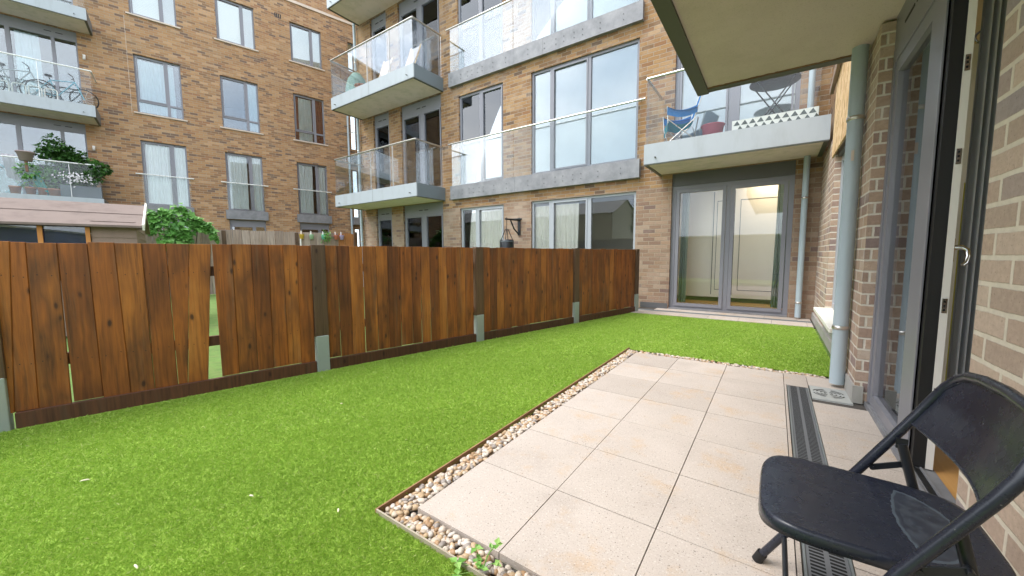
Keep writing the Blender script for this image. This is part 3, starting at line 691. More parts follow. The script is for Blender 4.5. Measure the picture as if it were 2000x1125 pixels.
for ci,(a,b) in enumerate(cols):
    ms=a+(b-a)*.68
    # first floor tall doors with net curtains and juliet glass
    window(A,a,b,3.05,5.45,glassm='glass_clear',mul=[(ms,.09)],extra=[(a+.06,ms-.04,3.1,5.4)],cur=[('curtain','net',a+.05,ms-.1-.05*ci,3.1,5.38),('curtain','net',ms,b-.04,3.1,5.38)])
    juliet(A,a-.1,b+.1,rs0=a-.2,rs1=b+.16,n=.11,gh=1.13,rail='white_rail')
    # second floor
    cur={0:[('curtain','net',a+.05,ms+.2,6.5,8.4)],1:[('curtain','net',ms,b-.05,6.5,8.45)],2:[('curtain','red_curtain',a+.05,a+.22,6.5,8.45),('lace_curtain','net',a+.22,ms-.12,6.5,8.42),('curtain','red_curtain',ms+.02,b-.05,6.5,8.45)]}[ci]
    window(A,a,b,6.45,8.53,mul=[(ms,.09)],trans=[(a+.05,b-.05,6.9,.07)],extra=[(a+.06,ms-.04,6.93,8.48)],cur=cur,sill='coping',glassm='sky_glass' if ci<2 else 'glass')
    # third floor
    window(A,a,b,9.92,11.62,mul=[(ms,.09)],extra=[(a+.06,ms-.04,9.97,11.57)],cur=[('blind','slat',a+.05,ms-.03,9.97,11.5),('blind','slat' if ci==2 else 'blind',ms,b-.05,9.97,11.55)],sill='coping')
    window(A,a,b,.3,2.66,mul=[(ms,.09)],trans=[(a+.05,b-.05,2.5,.22)],extra=[(a+.06,ms-.04,.35,2.4)])
for (z0,z1) in ((.3,2.5),(3.05,5.45),(6.45,8.53),(10.25,11.62)): window(A,6.83,7.12,z0,z1,w=.04)
juliet(A,6.72,7.12,n=.3,gh=1.1);juliet(A,6.72,7.12,z0=5.73,n=.3,gh=1.1)
for z in (3.05,6.1,9.15):
    f=window(A,-7,-2.22,z,z+2.67,n=-.08,w=.05,mul=[(-3.72,.1),(-2.78,.08),(-5.2,.1)],trans=[(-6.95,-2.27,z+2.5,.32)],glassm='sky_glass',cur=[('curtain','net',-3.6,-3.1,z+.05,z+2.3)] if z>6 else None)
    v=MB()
    for s in (-2.95,-2.7): v.box(-.08,-.07,s,s+.16,z+2.5,z+2.52)
    obj('vent',v,M['black'],f)
for (z0,rl) in ((2.68,'white_rail'),(5.73,'white_rail'),(8.78,'white_rail')):
    balcony(A,-7,-1.83,z0,1.12,top=.38,ends='both',gj=(-3.0 if z0>3 else -2.55,-4.6),spouts=(-2.1,),rail=rl,glass_h=1.1)
for (s,z) in ((-2.08,7.97),(-2.06,4.92)):
    obj('wall_lamp',MB().lathe([(.0,-.08),(.035,-.08),(.035,.08),(0,.08)],(.06,s,z),12),M['white'],A)
for (s,z) in ((3.75,11.6),(2.5,12.0)):
    v=MB()
    for k in range(4): v.box(0,.004,s+k*.07,s+k*.07+.04,z,z+.16)
    obj('air_brick',v,M['black'],A)
drainpipe(A,.12,6.66,0,8.0,.05,(2.,5.,7.5),0,(0,999,0))
obj('movement_joint',MB().box(0,.003,-1.02,-1.012,6.4,9.8),M['coping'],A)
# link wall between the two blocks
L=thing('link_block','narrow golden brick link wall closing the corner between the two blocks','building',(-17.8,11.8,0),0)
obj('wall',MB().box(0,6.5,0,.3,-.1,14,0),M['brick_a'],L)

# ------------------------------------------------------------------ middle apartment building (local +x = towards us, +y = world +x)
Bd=thing('apartment_building','yellow brick block with french doors, steel handrails and pale clad balconies facing the lawn','building',(0,8.07,0),R(-90))
X0,X1=-11.95,.9
w2=(-7.38,-5.86);w3=(-5.02,-2.44);d1=(-11.22,-10.4);d2=(-9.83,-8.06);dr=(-1.74,.22)
ops=[]
for a,b in (w2,w3): ops+=[(a,b,.35,2.42),(a,b,3.06,5.47),(a,b,6.12,8.52),(a,b,9.2,11.5)]
for a,b in (d1,d2,dr): ops+=[(a,b,0.0,2.68),(a,b,3.06,5.73),(a,b,6.12,8.78),(a,b,9.2,11.8)]
wm=MB();wall_mesh(wm,X0,X1,-.1,13,ops,thick=.12);obj('wall',wm,M['brick_b'],Bd)
obj('side_wall',MB().box(-6,-.13,X0,X0+.12,-.1,13),M['brick_b'],Bd)
# interior shell
it=MB();it.box(-3.2,-3.1,-11.8,3.,0,12.4);
for z in (-.12,2.70,5.75,8.8,12): it.box(-3.1,-.13,-11.8,3.,z,z+(.2 if z<0 else .3))
for s in (-11.8,-7.75,-5.5,-2.1,3.0): it.box(-3.1,-.13,s,s+.08,.2,12)
obj('interior',it,M['inner'],Bd)
def B_low(a,b,muls,cur,ex): window(Bd,a,b,.35,2.42,n=-.05,w=.055,mul=muls,cur=cur,extra=ex,fm='frame_light',glassm='glass_clear')
B_low(*w2,[(-6.8,.1)],[('curtain','cream_curtain',w2[0]+.05,-6.85,.4,2.3),('curtain','cream_curtain',-6.75,w2[1]-.05,.4,2.3)],[(-6.75,w2[1]-.05,.4,2.37)])
B_low(*w3,[(-4.48,.11),(-3.51,.11)],[('curtain','cream_curtain',w3[0]+.05,-4.5,.4,2.3),('curtain','cream_curtain',-4.42,-3.8,.4,2.3)],[(-4.44,-3.55,.4,2.37)])
for z in (3.06,6.12,9.2):
    h=2.41
    window(Bd,*w2,z,z+h,n=-.05,w=.055,mul=[(-6.62,.1)],extra=[(-6.58,w2[1]-.05,z+.05,z+h-.05)],cur=[('blind','blind',w2[0]+.05,-6.66,z+.05,z+h-.4),('blind','blind',-6.58,w2[1]-.06,z+.05,z+h-.3)],glassm='glass')
    window(Bd,*w3,z,z+h,n=-.05,w=.055,mul=[(-4.48,.08),(-3.54,.08)],extra=[(-4.45,-3.57,z+.05,z+h-.05)],cur=[('blind','blind',w3[0]+.05,-4.5,z+.05,z+h),('blind','blind',-4.46,-3.56,z+.05,z+h),('blind','blind',-3.52,w3[1]-.05,z+.05,z+h)],glassm='glass')
bolts=[-7.55,-7.2,-6.95,-6.8,-6.6,-6.45,-6.1,-5.7,-5.05,-4.6,-4.3,-4.1,-3.85,-3.65,-3.25,-2.75]
juliet(Bd,-7.66,-2.36,z0=2.68,bolts=bolts,joints=(-5.45,-4.65),gj=(-5.5,),rs0=-7.74,rs1=-2.28)
juliet(Bd,-7.66,-2.36,z0=5.74,bolts=bolts,joints=(-5.45,-4.65),gj=(-5.5,),rs0=-7.74,rs1=-2.28)
# balcony doors of the wing
for z in (0.02,3.06,6.12):
    top=2.66
    for (a,b) in (d1,d2):
        mul=[(-8.93,.14)] if b==d2[1] else []
        ex=[(a+.07,-9.0,z+.05,z+2.3),(-8.86,b-.07,z+.05,z+2.3)] if mul else [(a+.06,b-.06,z+.05,z+2.3)]
        cur=None
        if z<1 and mul: cur=[('curtain','cream_curtain',-9.6,-9.05,.1,2.2)]
        if z>1: cur=[('blind','blind',a+.08,b-.1 if mul else b-.08,z+.06,z+2.25)]
        f=window(Bd,a,b,z,z+top,n=-.06,w=.055,mul=mul,trans=[(a+.05,b-.05,z+2.47,.33)],extra=ex,cur=cur,glassm='glass_clear')
        v=MB();c=(a+b)/2
        for s in (c-.2,c+.04): v.box(-.06,-.05,s,s+.16,z+2.46,z+2.48)
        obj('vent',v,M['black'],f)
for z in (2.68,5.73,8.78):
    balcony(Bd,-11.85,-7.95,z,1.08,top=.37,joints=(-9.87,),gj=(-9.95,-8.93) ,spouts=(-11.6,-8.2),glass_h=1.14,ends='both')
drainpipe(Bd,.08,-12.0+.03,0,13,.045,(1.6,4.7,7.6),0,(0,999,0))
# french door
z=.03
fd=MB();bars(fd,dr[0],dr[1],z,2.44,-.06,.07,.075,0,[(-.75,.07)]);sash(fd,-1.655,-.79,.07,2.36,-.04,.06);sash(fd,-.71,.135,.07,2.36,-.04,.06)
fdo=obj('french_door',fd,M['frame'],Bd)
obj('glass_pane',pane(-1.62,-.82,.11,2.32,-.07),M['glass_clear'],fdo);obj('glass_pane',pane(-.68,.105,.11,2.32,-.07),M['glass_clear'],fdo)
obj('header_panel',MB().box(-.13,-.04,dr[0],dr[1],2.442,2.68),M['panel_dark'],fdo)
sl=MB();sl.box(-.09,-.005,dr[0],dr[1],0,.03);obj('threshold',sl,M['conc'],fdo)
g=MB();curtain(-1.6,-1.47,.12,2.4,-.3,.03,.06,g);curtain(-.02,.16,.12,2.4,-.3,.03,.06,g);obj('curtain',g,M['green_curtain'],fdo)
rm=MB();rm.box(-2.65,-2.6,-2.05,2.9,.2,2.6,0)
wd=obj('wardrobe',MB().box(-1.1,-1.0,-2.0,.9,.19,2.55),M['wardrobe'],fdo)
sm=MB()
for s in (-1.1,-.72,.32): sm.box(-.999,-.994,s-.006,s+.006,.25,2.4)
for (a,b) in ((-1.04,-.78),(-.62,.24)):
    for (p,q,r_,s_) in ((a,b,.35,.36),(a,b,2.2,2.21),(a,a+.008,.35,2.21),(b-.008,b,.35,2.21)): sm.box(-.999,-.995,p,q,r_,s_)
obj('panel_seam',sm,M['seam'],wd)
obj('room_floor',MB().box(-1.0,-.14,-2.0,2.0,.092,.10),M['floor_wood'],fdo)
# upper right door + balcony
for zz in (3.06,6.12):
    f=window(Bd,dr[0],dr[1],zz,zz+2.66,n=-.06,w=.07,mul=[(-.75,.14)],trans=[(dr[0]+.05,dr[1]-.05,zz+2.5,.3)],extra=[(-1.66,-.83,zz+.05,zz+2.3),(-.68,.14,zz+.05,zz+2.3)],cur=[('blind','blind',-1.6,.1,zz+.05,zz+1.6)],glassm='glass')
balcony(Bd,-2.0,.555,2.68,1.06,top=.36,ends='l',spouts=(-1.8,),glass_h=1.12)
drainpipe(Bd,.12,.36,.03,9,.044,(.28,2.02,4.6),0,(0,999,0))
pl=MB();pl.box(0,.012,-2.3,-1.76,0,.11);obj('plinth',pl,M['panel_dark'],Bd)
o=tag(obj('marker_post',MB().box(-.04,.04,-.035,.035,0,.2),M['white'],None,(-2.33,7.9,0),bevel=.004),'short white block standing at the foot of the brick pier','post')
# far upper wall lamps/vents omitted: none in view
bl=bpy.data.lights.new('room_light','AREA');bl.energy=5;bl.use_shadow=True;bl.size=.6;bl.color=(1,.84,.62);lo=bpy.data.objects.new('room_light',bl);COL.objects.link(lo);lo.location=(-.1,8.75,2.62);lo.parent=None

# ------------------------------------------------------------------ our own flat on the right (world coordinates)
C=thing('apartment_building','buff brick ground floor flat with open garden door right beside the camera','building',(.667,0,0),0)
def cobj(name,mb,mat,parent=None,bevel=None):
    o=obj(name,mb,mat,parent or C,None,bevel)
    if o.parent is C: o.location=(-.667,0,0)
    return o
m=MB();m.box(.667,1.0,-1.4,2.28,-.05,3.2);wall=cobj('wall',m,M['brick_c'])
m=MB();m.box(.528,.72,3.68,4.62,0,2.66,0);m.box(.575,.9,6.42,8.06,0,2.66,0);m.box(.57,.9,4.62,6.42,.0,.34,1);m.box(.515,.575,3.665,4.62,0,.13,1);m.box(.55,.575,4.62,8.06,0,.12,1)
cobj('pier',m,[M['brick_pier'],M['render']])
m=MB();m.box(.62,.9,3.6,8.06,2.66,9,0);cobj('upper_wall',m,M['brick_b'])
m=MB();m.box(.455,.72,4.66,6.44,.345,.39);so=cobj('window_sill',m,M['sill'],bevel=.006)
f=MB();f.box(.64,.70,4.62,4.69,.39,2.33);f.box(.64,.70,6.34,6.42,.39,2.33);f.box(.64,.70,4.69,6.34,2.25,2.33);f.box(.64,.70,4.69,6.34,.39,.46);f.box(.64,.70,5.5,5.57,.46,2.25)
wo=cobj('window',f,M['frame_light']);obj('glass_pane',MB().box(.665,.672,4.69,6.34,.46,2.25),M['glass'],wo)
cobj('reveal',MB().box(.60,.9,4.62,6.42,2.33,2.42),M['panel_dark'])
m=MB();m.box(.556,.571,3.95,6.62,2.36,4.3);cobj('chipboard_panel',m,M['osb'])
m=MB();m.prism((.53,6.85,3.3),(.53,5.9,3.47),(.02,0,0),(0,0,.05));cobj('timber_batten',m,M['shed_wood'])
# canopy = balcony above the garden door
m=MB();m.box(-.70,-.60,-1.6,4.24,2.655,3.1,0);m.box(-.60,.62,4.15,4.24,2.668,3.1,0)
cb=cobj('balcony',m,M['trim']);obj('soffit',MB().box(-.60,.66,-1.6,4.15,2.68,2.74),M['soffit_near'],cb)
obj('floor',MB().box(-.60,.66,-1.6,4.15,2.9,3.05),M['conc'],cb)
m=MB()
for i in range(60):
    y=4.148-random.random()*.008;x=-.6+i*.0203;m.box(x,x+.02,y-.01*random.random(),4.15,2.672,2.679)
obj('sealant',m,M['rust'],cb)
# big drainpipe
o=drainpipe(None,.468,4.04,.03,2.68,.050,(.5,2.15),0,(.535,999,0));o.parent=C;o.location=(-.667,0,0)
obj('label_patch',MB().box(.45,.468,3.9835,3.9855,1.82,1.90),M['coping'],o)
# garden door leaf beside the opening (x ~ .60), fixed frame
f=MB();f.box(.598,.66,3.63,3.68,.03,2.46,0)                      # jamb
f.box(.598,.66,2.28,3.63,2.37,2.44,0)                        # head
f.box(.606,.665,3.555,3.63,.03,2.37,0);f.box(.606,.665,2.70,2.905,.03,2.37,0);f.box(.606,.665,2.905,3.555,2.285,2.37,0);f.box(.606,.665,2.905,3.555,.03,.105,0)
f.box(.612,.62,2.70,2.71,.03,2.37,0)
dl=cobj('garden_door',f,M['frame'])
obj('glass_pane',MB().box(.632,.640,2.905,3.555,.105,2.285),M['glass_clear'],dl)
obj('door_edge',MB().box(.618,.664,2.655,2.70,.03,2.36),M['black'],dl);obj('door_edge_lining',MB().box(.664,.690,2.65,2.72,.03,2.36),M['white'],dl)
for z in (1.96,1.546,.85,.41):
    k=MB();k.box(.667,.684,2.645,2.651,z-.035,z+.035,0)
    for q in (-.02,0,.02): k.box(.671,.678,2.642,2.646,z+q-.005,z+q+.005,1)
    obj('lock_keep',k,[M['steel'],M['black']],dl)
k=MB();k.box(.690,.696,2.665,2.705,1.06,1.17,0);k.tube([(.694,2.685,1.125),(.722,2.68,1.128),(.738,2.675,1.115),(.741,2.67,1.085),(.733,2.66,1.055),(.722,2.655,1.045)],[.012,.012,.011,.010,.009,.008],12,1)
obj('door_handle',k,[M['brass'],M['steel']],dl)
m=MB();m.box(.600,.66,2.28,3.68,2.442,2.70,0);hp=cobj('header_panel',m,M['frame'])
v=MB()
for k in range(2): v.box(.597,.601,3.0+k*.24,3.0+k*.24+.2,2.53,2.545)
obj('vent',v,M['black'],hp)
m=MB();m.box(.585,.70,2.2,3.68,-.02,.022,0);m.box(.598,.606,2.28,3.6,.022,.03,0);m.box(.62,.628,2.28,2.65,.022,.030,1);m.box(.645,.652,2.28,2.65,.022,.034,0);m.box(.628,.645,2.28,2.65,.022,.0235,1);cobj('threshold',m,[M['conc'],M['black']])
# room behind the open door
obj_r=MB();obj_r.box(.70,4.0,-.6,5.0,-.03,.018);rf=cobj('room_floor',obj_r,M['floor_wood'])
m=MB();m.box(.70,4.0,-.6,5.0,2.40,2.5);cobj('room_ceiling',m,M['cream'])
m=MB();m.box(4.0,4.1,1.0,5.0,0,2.5);m.box(1.0,4.0,5.0,5.1,0,2.5);m.box(.73,1.05,3.68,5.0,0,2.4);cobj('room_wall',m,M['inner'])
g=MB()
def cf(u,v):
    a=u*5.5*math.pi;return (.775+.10*u+.018*math.sin(a),2.88+.12*u+.03*math.cos(a),.06+v*2.28)
g.grid(cf,60,6);cu=cobj('curtain',g,M['grey_curtain'])
g=MB();g.grid(lambda u,v:(.86+.22*u,3.25+.05*math.sin(u*14),.3+v*1.2),20,4);cobj('inner_curtain',g,M['olive'])
g=MB()
g.tube([(.80+.03*math.cos(a),2.95,2.17+.03*math.sin(a)) for a in [k*math.pi/6 for k in range(12)]],.005,6,closed=True);obj('eyelet',g,M['steel'],cu)

# ------------------------------------------------------------------ folding chair (world coordinates, faces -x)
ch=thing('folding_chair','black metal folding chair with worn seat standing on the patio by the brick wall','chair',(.22,1.27,0),0)
def chobj(n,mb,mt,par=None):
    o=obj(n,mb,mt,par or ch)
    if o.parent is ch:o.location=(-.22,-1.27,0)
    return o
def side(y,ya):   # one side tube from foot up to the back
    return [(0.0,ya,.012),(.06,ya-(ya-y)*.25,.125),(.12,ya-(ya-y)*.5,.235),(.24,y,.457),(.30,y,.562),(.352,y,.655)]
s1=side(1.49,1.545);s0=side(1.035,.98)
arc=[]
for k in range(0,13):
    a=math.pi*k/12;  # over the top from far (y 1.49) to near (1.05)
    arc.append((.352+.075*math.sin(a)**.6 if 0<k<12 else .352,1.2625+.2275*math.cos(a)*(1 if True else 1),.655+.145*math.sin(a)**.55 if 0<k<12 else .655))
back=[ (.375,1.488,.70),(.395,1.478,.742),(.409,1.455,.772),(.418,1.42,.789),(.424,1.36,.797),(.428,1.2625,.80),(.424,1.165,.797),(.418,1.105,.789),(.409,1.07,.772),(.395,1.047,.742),(.375,1.037,.70)]
tb=MB();tb.tube(s1+back+s0[::-1],.0125,14)
chobj('frame',tb,M['chair'])
for (y,ya) in ((1.49,1.545),(1.035,.98)):
    m=MB();m.tube([(-.004,ya+ (.002 if ya>1.3 else -.002),0),(.012,ya,.036)],.0165,14);chobj('rubber_foot',m,M['black'])
# rear legs
for y,yo in ((1.465,1.45),(1.06,1.075)):
    m=MB();m.tube([(.318,y,.566),(.345,y,.455),(.40,yo,.25),(.468,yo,.02)],.0115,12);m.tube([(.466,yo,.03),(.473,yo,0)],.0155,12);m.box(.306,.330,y-.003,y+.003,.552,.580)
    chobj('leg',m,M['black_metal'])
    m=MB();yy=y+(.022 if y>1.2 else -.022);m.prism((.262,yy,.468),(.332,yy,.50),(0,.0025,0),(-.003,0,.0075))
    m.tube([(.264,yy-.008,.469),(.264,yy+.008,.469)],.006,8);m.tube([(.33,yy-.012,.499),(.33,yy+.012,.499)],.007,8);chobj('link_bar',m,M['black_metal'])
m=MB();m.tube([(.070,1.515,.135),(.070,1.0,.135)],.008,10);m.tube([(.41,1.45,.21),(.41,1.075,.21)],.008,10);chobj('crossbar',m,M['black_metal'])
# seat: rounded, slightly dished pan with rolled edge
def seatpt(a,t):
    # superellipse outline; front (-x) wide, back narrower
    c,s=math.cos(a),math.sin(a);e=.42
    x=.215+.222*math.copysign(abs(c)**e,c);hw=.203-.022*(x-.0)/.43
    y=1.268+hw*math.copysign(abs(s)**e,s);return x,y
m=MB();NA=72;rings=[]
prof=[(1.0,-.030),(1.0,-.012),(.992,-.003),(.975,.002),(.94,.0015),(.86,-.0005),(.6,-.002),(.3,-.003),(.02,-.003)]
b=len(m.v)
for (k,dz) in prof:
    for i in range(NA):
        x,y=seatpt(2*math.pi*i/NA,0);X=.215+(x-.215)*k;Y=1.268+(y-1.268)*k
        fr=max(0,(.05-X)/.06);zz=.452+dz-.012*min(1,fr)**2*(1 if k>.8 else 0)-.004*0
        m.v.append((X,Y,zz))
for j in range(len(prof)-1):
    for i in range(NA):
        i2=(i+1)%NA;m.f.append((b+j*NA+i,b+j*NA+i2,b+(j+1)*NA+i2,b+(j+1)*NA+i));m.uv.append([(0,0)]*4);m.mi.append(0);m.r.append(.5);m.sm.append(True)
m.f.append(tuple(b+(len(prof)-1)*NA+i for i in range(NA)));m.uv.append([(0,0)]*NA);m.mi.append(0);m.r.append(.5);m.sm.append(True)
m.f.append(tuple(b+i for i in range(NA))[::-1]);m.uv.append([(0,0)]*NA);m.mi.append(0);m.r.append(.5);m.sm.append(False)
# keep object space coords = world for the worn patch
so=obj('seat',m,M['seat'],ch);so.location=(-.22,-1.27,0)
# back panel curved between the tubes
m=MB()
def bp(u,v,off=0):
    y=1.487-.450*u;c=math.sin(math.pi*u)
    top=.70+.0+.094*min(1,(c*2.2))**.6 if c>0 else .70
    low=.625-.012*c
    z=low+(top-low)*v
    x0=.335+(.375-.335)*( (z-.625)/.075 if z<.70 else 1+ (z-.70)/.1*.9)
    return (x0+.040*c*(1-.35*v)+off,y,z)
m.grid(lambda u,v:bp(u,v),40,12);m.grid(lambda u,v:bp(1-u,v,.0025),40,12);m.tube([bp(k/24,0,.001) for k in range(25)],.0035,8)
m.tube([bp(k/24,.93,-.001) for k in range(1,24)],.002,6)
chobj('backrest',m,M['chair'])

# ------------------------------------------------------------------ plants helper
def bush(name,loc,rad,n,leafL,mat,seed,par=None,hollow=.55,stem=None,flat=None):
    rs=random.Random(seed);mb=MB()
    cl=[(Vector((rs.gauss(0,.5)*rad[0],rs.gauss(0,.5)*rad[1],rs.gauss(0,.45)*rad[2])),rs.uniform(.35,.6)) for _ in range(12)]
    for i in range(n):
        c,k=rs.choice(cl);d=Vector((rs.gauss(0,1),rs.gauss(0,1),rs.gauss(0,1))).normalized()
        p=c+Vector((d.x*rad[0],d.y*rad[1],d.z*rad[2]))*k*rs.uniform(hollow,1)
        dd=(d+Vector((rs.gauss(0,.5),rs.gauss(0,.5),rs.gauss(0,.5)-.3))).normalized()
        L=leafL*rs.uniform(.6,1.2);mb.leaf(p,dd,(rs.gauss(0,.4),rs.gauss(0,.4),1),L,L*.38,0,rs.random())
    return mb
# climber over the far fence
F2=-14.0
cv=thing('climbing_plant','bushy bright green climber spilling over the far grey fence beside the shed roof','plant',(frame_loc(-13.8)[0],frame_loc(-13.8)[1],1.3),AL)
rs=random.Random(11);mb=MB()
for i in range(1500):
    u=rs.uniform(-1,1);s=-.05+u*.85
    top=1.12-.95*(abs(u)**2.1)*(1.0 if u<0 else .85);bot=(.35 if abs(u)<.45 else .62)-.0
    if u>.45: bot=.55-.1*(u-.45)
    if u<-.4: bot=.35+.1*(-u)
    top+=.07*math.sin(u*9)+.05*math.sin(u*23+1)+rs.choice([0,0,0,.06]);bot=min(bot,top-.05)
    z=bot+(top-bot)*rs.random()**.8 if abs(u-.0)>.38 else .05+(top-.05)*rs.random()
    n_=.1+.38*math.sqrt(max(0,1-u*u))*rs.uniform(.6,1)*(1-.5*max(0,(z-.6)))
    L=rs.choice([.06,.1,.13,.19])*rs.uniform(.8,1.1);mb.leaf((n_,s,z),(rs.gauss(.6,.4),rs.gauss(0,.6),rs.gauss(-.5,.4)),(rs.gauss(.5,.3),rs.gauss(0,.3),1),L,L*.45,0,rs.random())
obj('foliage',mb,M['ivy'],cv)
st=MB()
for k in range(5): st.tube([(.05,-.2+k*.1,-1.2),(.08,-.3+k*.15,-.2),(.12,-.4+k*.2,.5)],.012,6)
obj('stem',st,M['bark'],cv)
# far fence
ff=thing('wooden_fence','weathered grey board fence with hanging pots across the neighbour garden','fence',frame_loc(F2),AL)
def farbay(s0,s1,mat):
    mb=MB();s=s0;rs=random.Random(int(s0*10))
    while s<s1-.02:
        w=rs.uniform(.17,.24);e=min(s+w,s1);board(mb,s,e-.006,s,e-.006,0,1.89+rs.uniform(-.015,.01),rs.uniform(-.01,.01),rs.random());s=e
    obj('fence_panel',mb,M[mat],ff)
farbay(-7,-.9,'fence_far');farbay(-.9,1.0,'fence_far');farbay(1.0,2.9,'fence_far');farbay(2.9,4.2,'fence_far');farbay(4.2,4.72,'fence_far_orange')
m=MB();
for s in (-.9,1.0,2.9,4.79): obj('post',MB().box(-.08,.03,s-.05,s+.05,0,1.86 if s<4 else 1.95),M['post_wood'],ff)
for (s,colr,lb) in ((3.03,(.60,.38,.05),'yellow pot hanging on the far grey fence, first of the row'),(3.32,(.36,.52,.36),'sage green pot hanging between the yellow and turquoise pots'),(3.69,(.18,.58,.52),'turquoise pot with trailing green plant hanging on the far fence'),(4.09,(.55,.17,.12),'coral red pot hanging on the far fence beside the lilac pot'),(4.28,(.45,.36,.62),'lilac pot hanging last in the row on the far fence')):
    t=thing('hanging_pot',lb,'plant pot',(frame_loc(F2)[0]+.9703*.11+.2422*s,frame_loc(F2)[1]-.2422*.11+.9703*s,1.68),AL,'coloured pots hanging on the far fence')
    pm=plain('pot_'+str(int(s*100)),colr,.5);b=MB();b.lathe([(.0,-.02),(.055,-.02),(.075,.13),(.078,.135),(.068,.135),(.055,.1),(0,.1)],(0,0,0),18);obj('pot_body',b,pm,t)
    h=MB();h.box(-.085,-.075,-.02,.02,.10,.24);h.tube([(-.08,0,.24),(-.10,0,.25),(-.12,0,.22)],.008,6);obj('hook',h,M['white'],t)
    if abs(s-3.69)<.01:
        pmb=bush('f',None,(.1,.14,.2),130,.07,None,4);q=obj('foliage',pmb,M['ivy'],t);q.location=(.06,.12,.05)
# white stake
tag(obj('garden_stake',MB().tube([(0,0,0),(0,0,1.66)],.02,8),M['white'],None,(-12.72,6.25,0)),'slim white stake standing in front of the far grey fence below the yellow pot','stake')
# shed
SD=-8.0
sh=thing('garden_shed','pale timber shed with felt roof and dark blue windows behind the fence','shed',frame_loc(SD),AL)
m=MB();
zz=0
while zz<1.5: 
    h=.115;m.face([(.012,-.93,zz),(.012,-.47,zz),(.0,-.47,zz+h),(.0,-.93,zz+h)]);m.face([(.0,-.93,zz+h),(.0,-.47,zz+h),(.012,-.47,zz+h),(.012,-.93,zz+h)])
    m.face([(.012,-.47,zz),(-1.8,-.458,zz),(-1.8,-.47,zz+h),(0,-.47,zz+h)]);m.face([(.012,-4,zz),(.012,-.93,zz),(.0,-.93,zz+h),(.0,-4,zz+h)]) if zz<.75 else None
    zz+=h
m.face([(0,-.47,1.5),(-1.8,-.47,1.5),(-.9,-.47,1.9)]);m.box(-1.85,-1.8,-4,-.47,0,1.5)
obj('wall',m,M['shed_wood'],sh)
m=MB();m.prism((.02,-.96,.8),(.02,-.96,1.52),(0,.022,0),(.02,0,0));m.prism((.02,-1.39,.8),(.02,-1.39,1.52),(0,.022,0),(.02,0,0));m.prism((.02,-2.3,.8),(.02,-2.3,1.52),(0,.022,0),(.02,0,0));m.box(-.0,.03,-4,-.93,.78,.83)
wf=obj('window',m,M['orange_wood'],sh);obj('glass_pane',MB().box(-.02,-.012,-4,-.97,.83,1.52),M['glass_clear'],wf)
g=MB();g.grid(lambda u,v:(-.22+.10*math.sin(u*9)+.06*math.sin(v*7+u*15),-3.9+2.9*u,.5+v*1.0),60,10);obj('tarpaulin',g,M['navy'],sh)
m=MB();
def roofpl(x0,z0,x1,z1,s0,s1,t=.03): m.face([(x0,s0,z0),(x0,s1,z0),(x1,s1,z1),(x1,s0,z1)],[(s0,0),(s1,0),(s1,1),(s0,1)]);m.face([(x0,s0,z0-t),(x1,s0,z1-t),(x1,s1,z1-t),(x0,s1,z0-t)]);m.face([(x0,s0,z0),(x0,s0,z0-t),(x0,s1,z0-t),(x0,s1,z0)]);m.face([(x0,s1,z0),(x0,s1,z0-t),(x1,s1,z1-t),(x1,s1,z1)])
roofpl(.14,1.555,-.42,1.76,-4.2,-.40);roofpl(-.40,1.765,-.92,1.955,-4.2,-.40);roofpl(-1.95,1.55,-.92,1.955,-4.2,-.40)
obj('roof',m,M['shed_roof'],sh)
m=MB();m.prism((.15,-.385,1.53),(-.92,-.385,1.94),(0,.012,0),(.015,0,.04));m.prism((-.92,-.385,1.9),(-.92,-.385,2.0),(0,.012,0),(.02,0,0));obj('bargeboard',m,M['sill'],sh)

# ------------------------------------------------------------------ things on the middle building
# punch bag on wall bracket
pb=thing('punch_bag','black punch bag hanging by straps in front of the brick pier between ground windows','punch bag',(-5.43,7.6,1.08))
m=MB();m.lathe([(0,-.55),(.16,-.55),(.175,-.5),(.175,.36),(.165,.40),(0,.41)],(0,0,0),24);obj('bag_body',m,M['black_metal'],pb)
m=MB()
for a in range(4):
    c,s=math.cos(a*1.57+.4),math.sin(a*1.57+.4);m.tube([(.16*c,.16*s,.36),(.03*c,.03*s,.66)],.010,6)
m.tube([(0,0,.66),(0,0,.94)],.008,6);obj('strap',m,M['black'],pb)
m=MB();m.lathe([(.1765,.345),(.178,.348),(.178,.362),(.1765,.365)],(0,0,0),24);obj('band',m,M['greypot'],pb)
wb=thing('wall_bracket','black steel wall bracket holding the punch bag above the fence','bracket',(-5.37,8.06,1.98))
m=MB();m.tube([(0,-.01,0),(-.07,-.50,.0)],.022,8);m.tube([(-.02,-.02,-.34),(-.05,-.16,-.22),(-.05,-.32,.0)],.018,8);m.tube([(.12,-.06,.02),(-.16,-.2,.02)],.02,8);m.box(-.04,.04,-.012,0,-.38,.06);obj('bracket_arm',m,M['black_metal'],wb)
# potted shrub behind the wing door
sp=thing('potted_shrub','dark green shrub in a brown pot behind the ground floor balcony door','plant',(-8.75,8.75,.2))
m=MB();m.lathe([(0,0),(.2,0),(.28,1.38),(.25,1.38),(0,1.3)],(0,0,0),20);obj('pot',m,plain('brown_pot',(.06,.045,.04),.6),sp)
pmb=bush('x',None,(.42,.35,.3),700,.16,None,9);q=obj('foliage',pmb,M['leaf'],sp);q.location=(0,0,1.62)
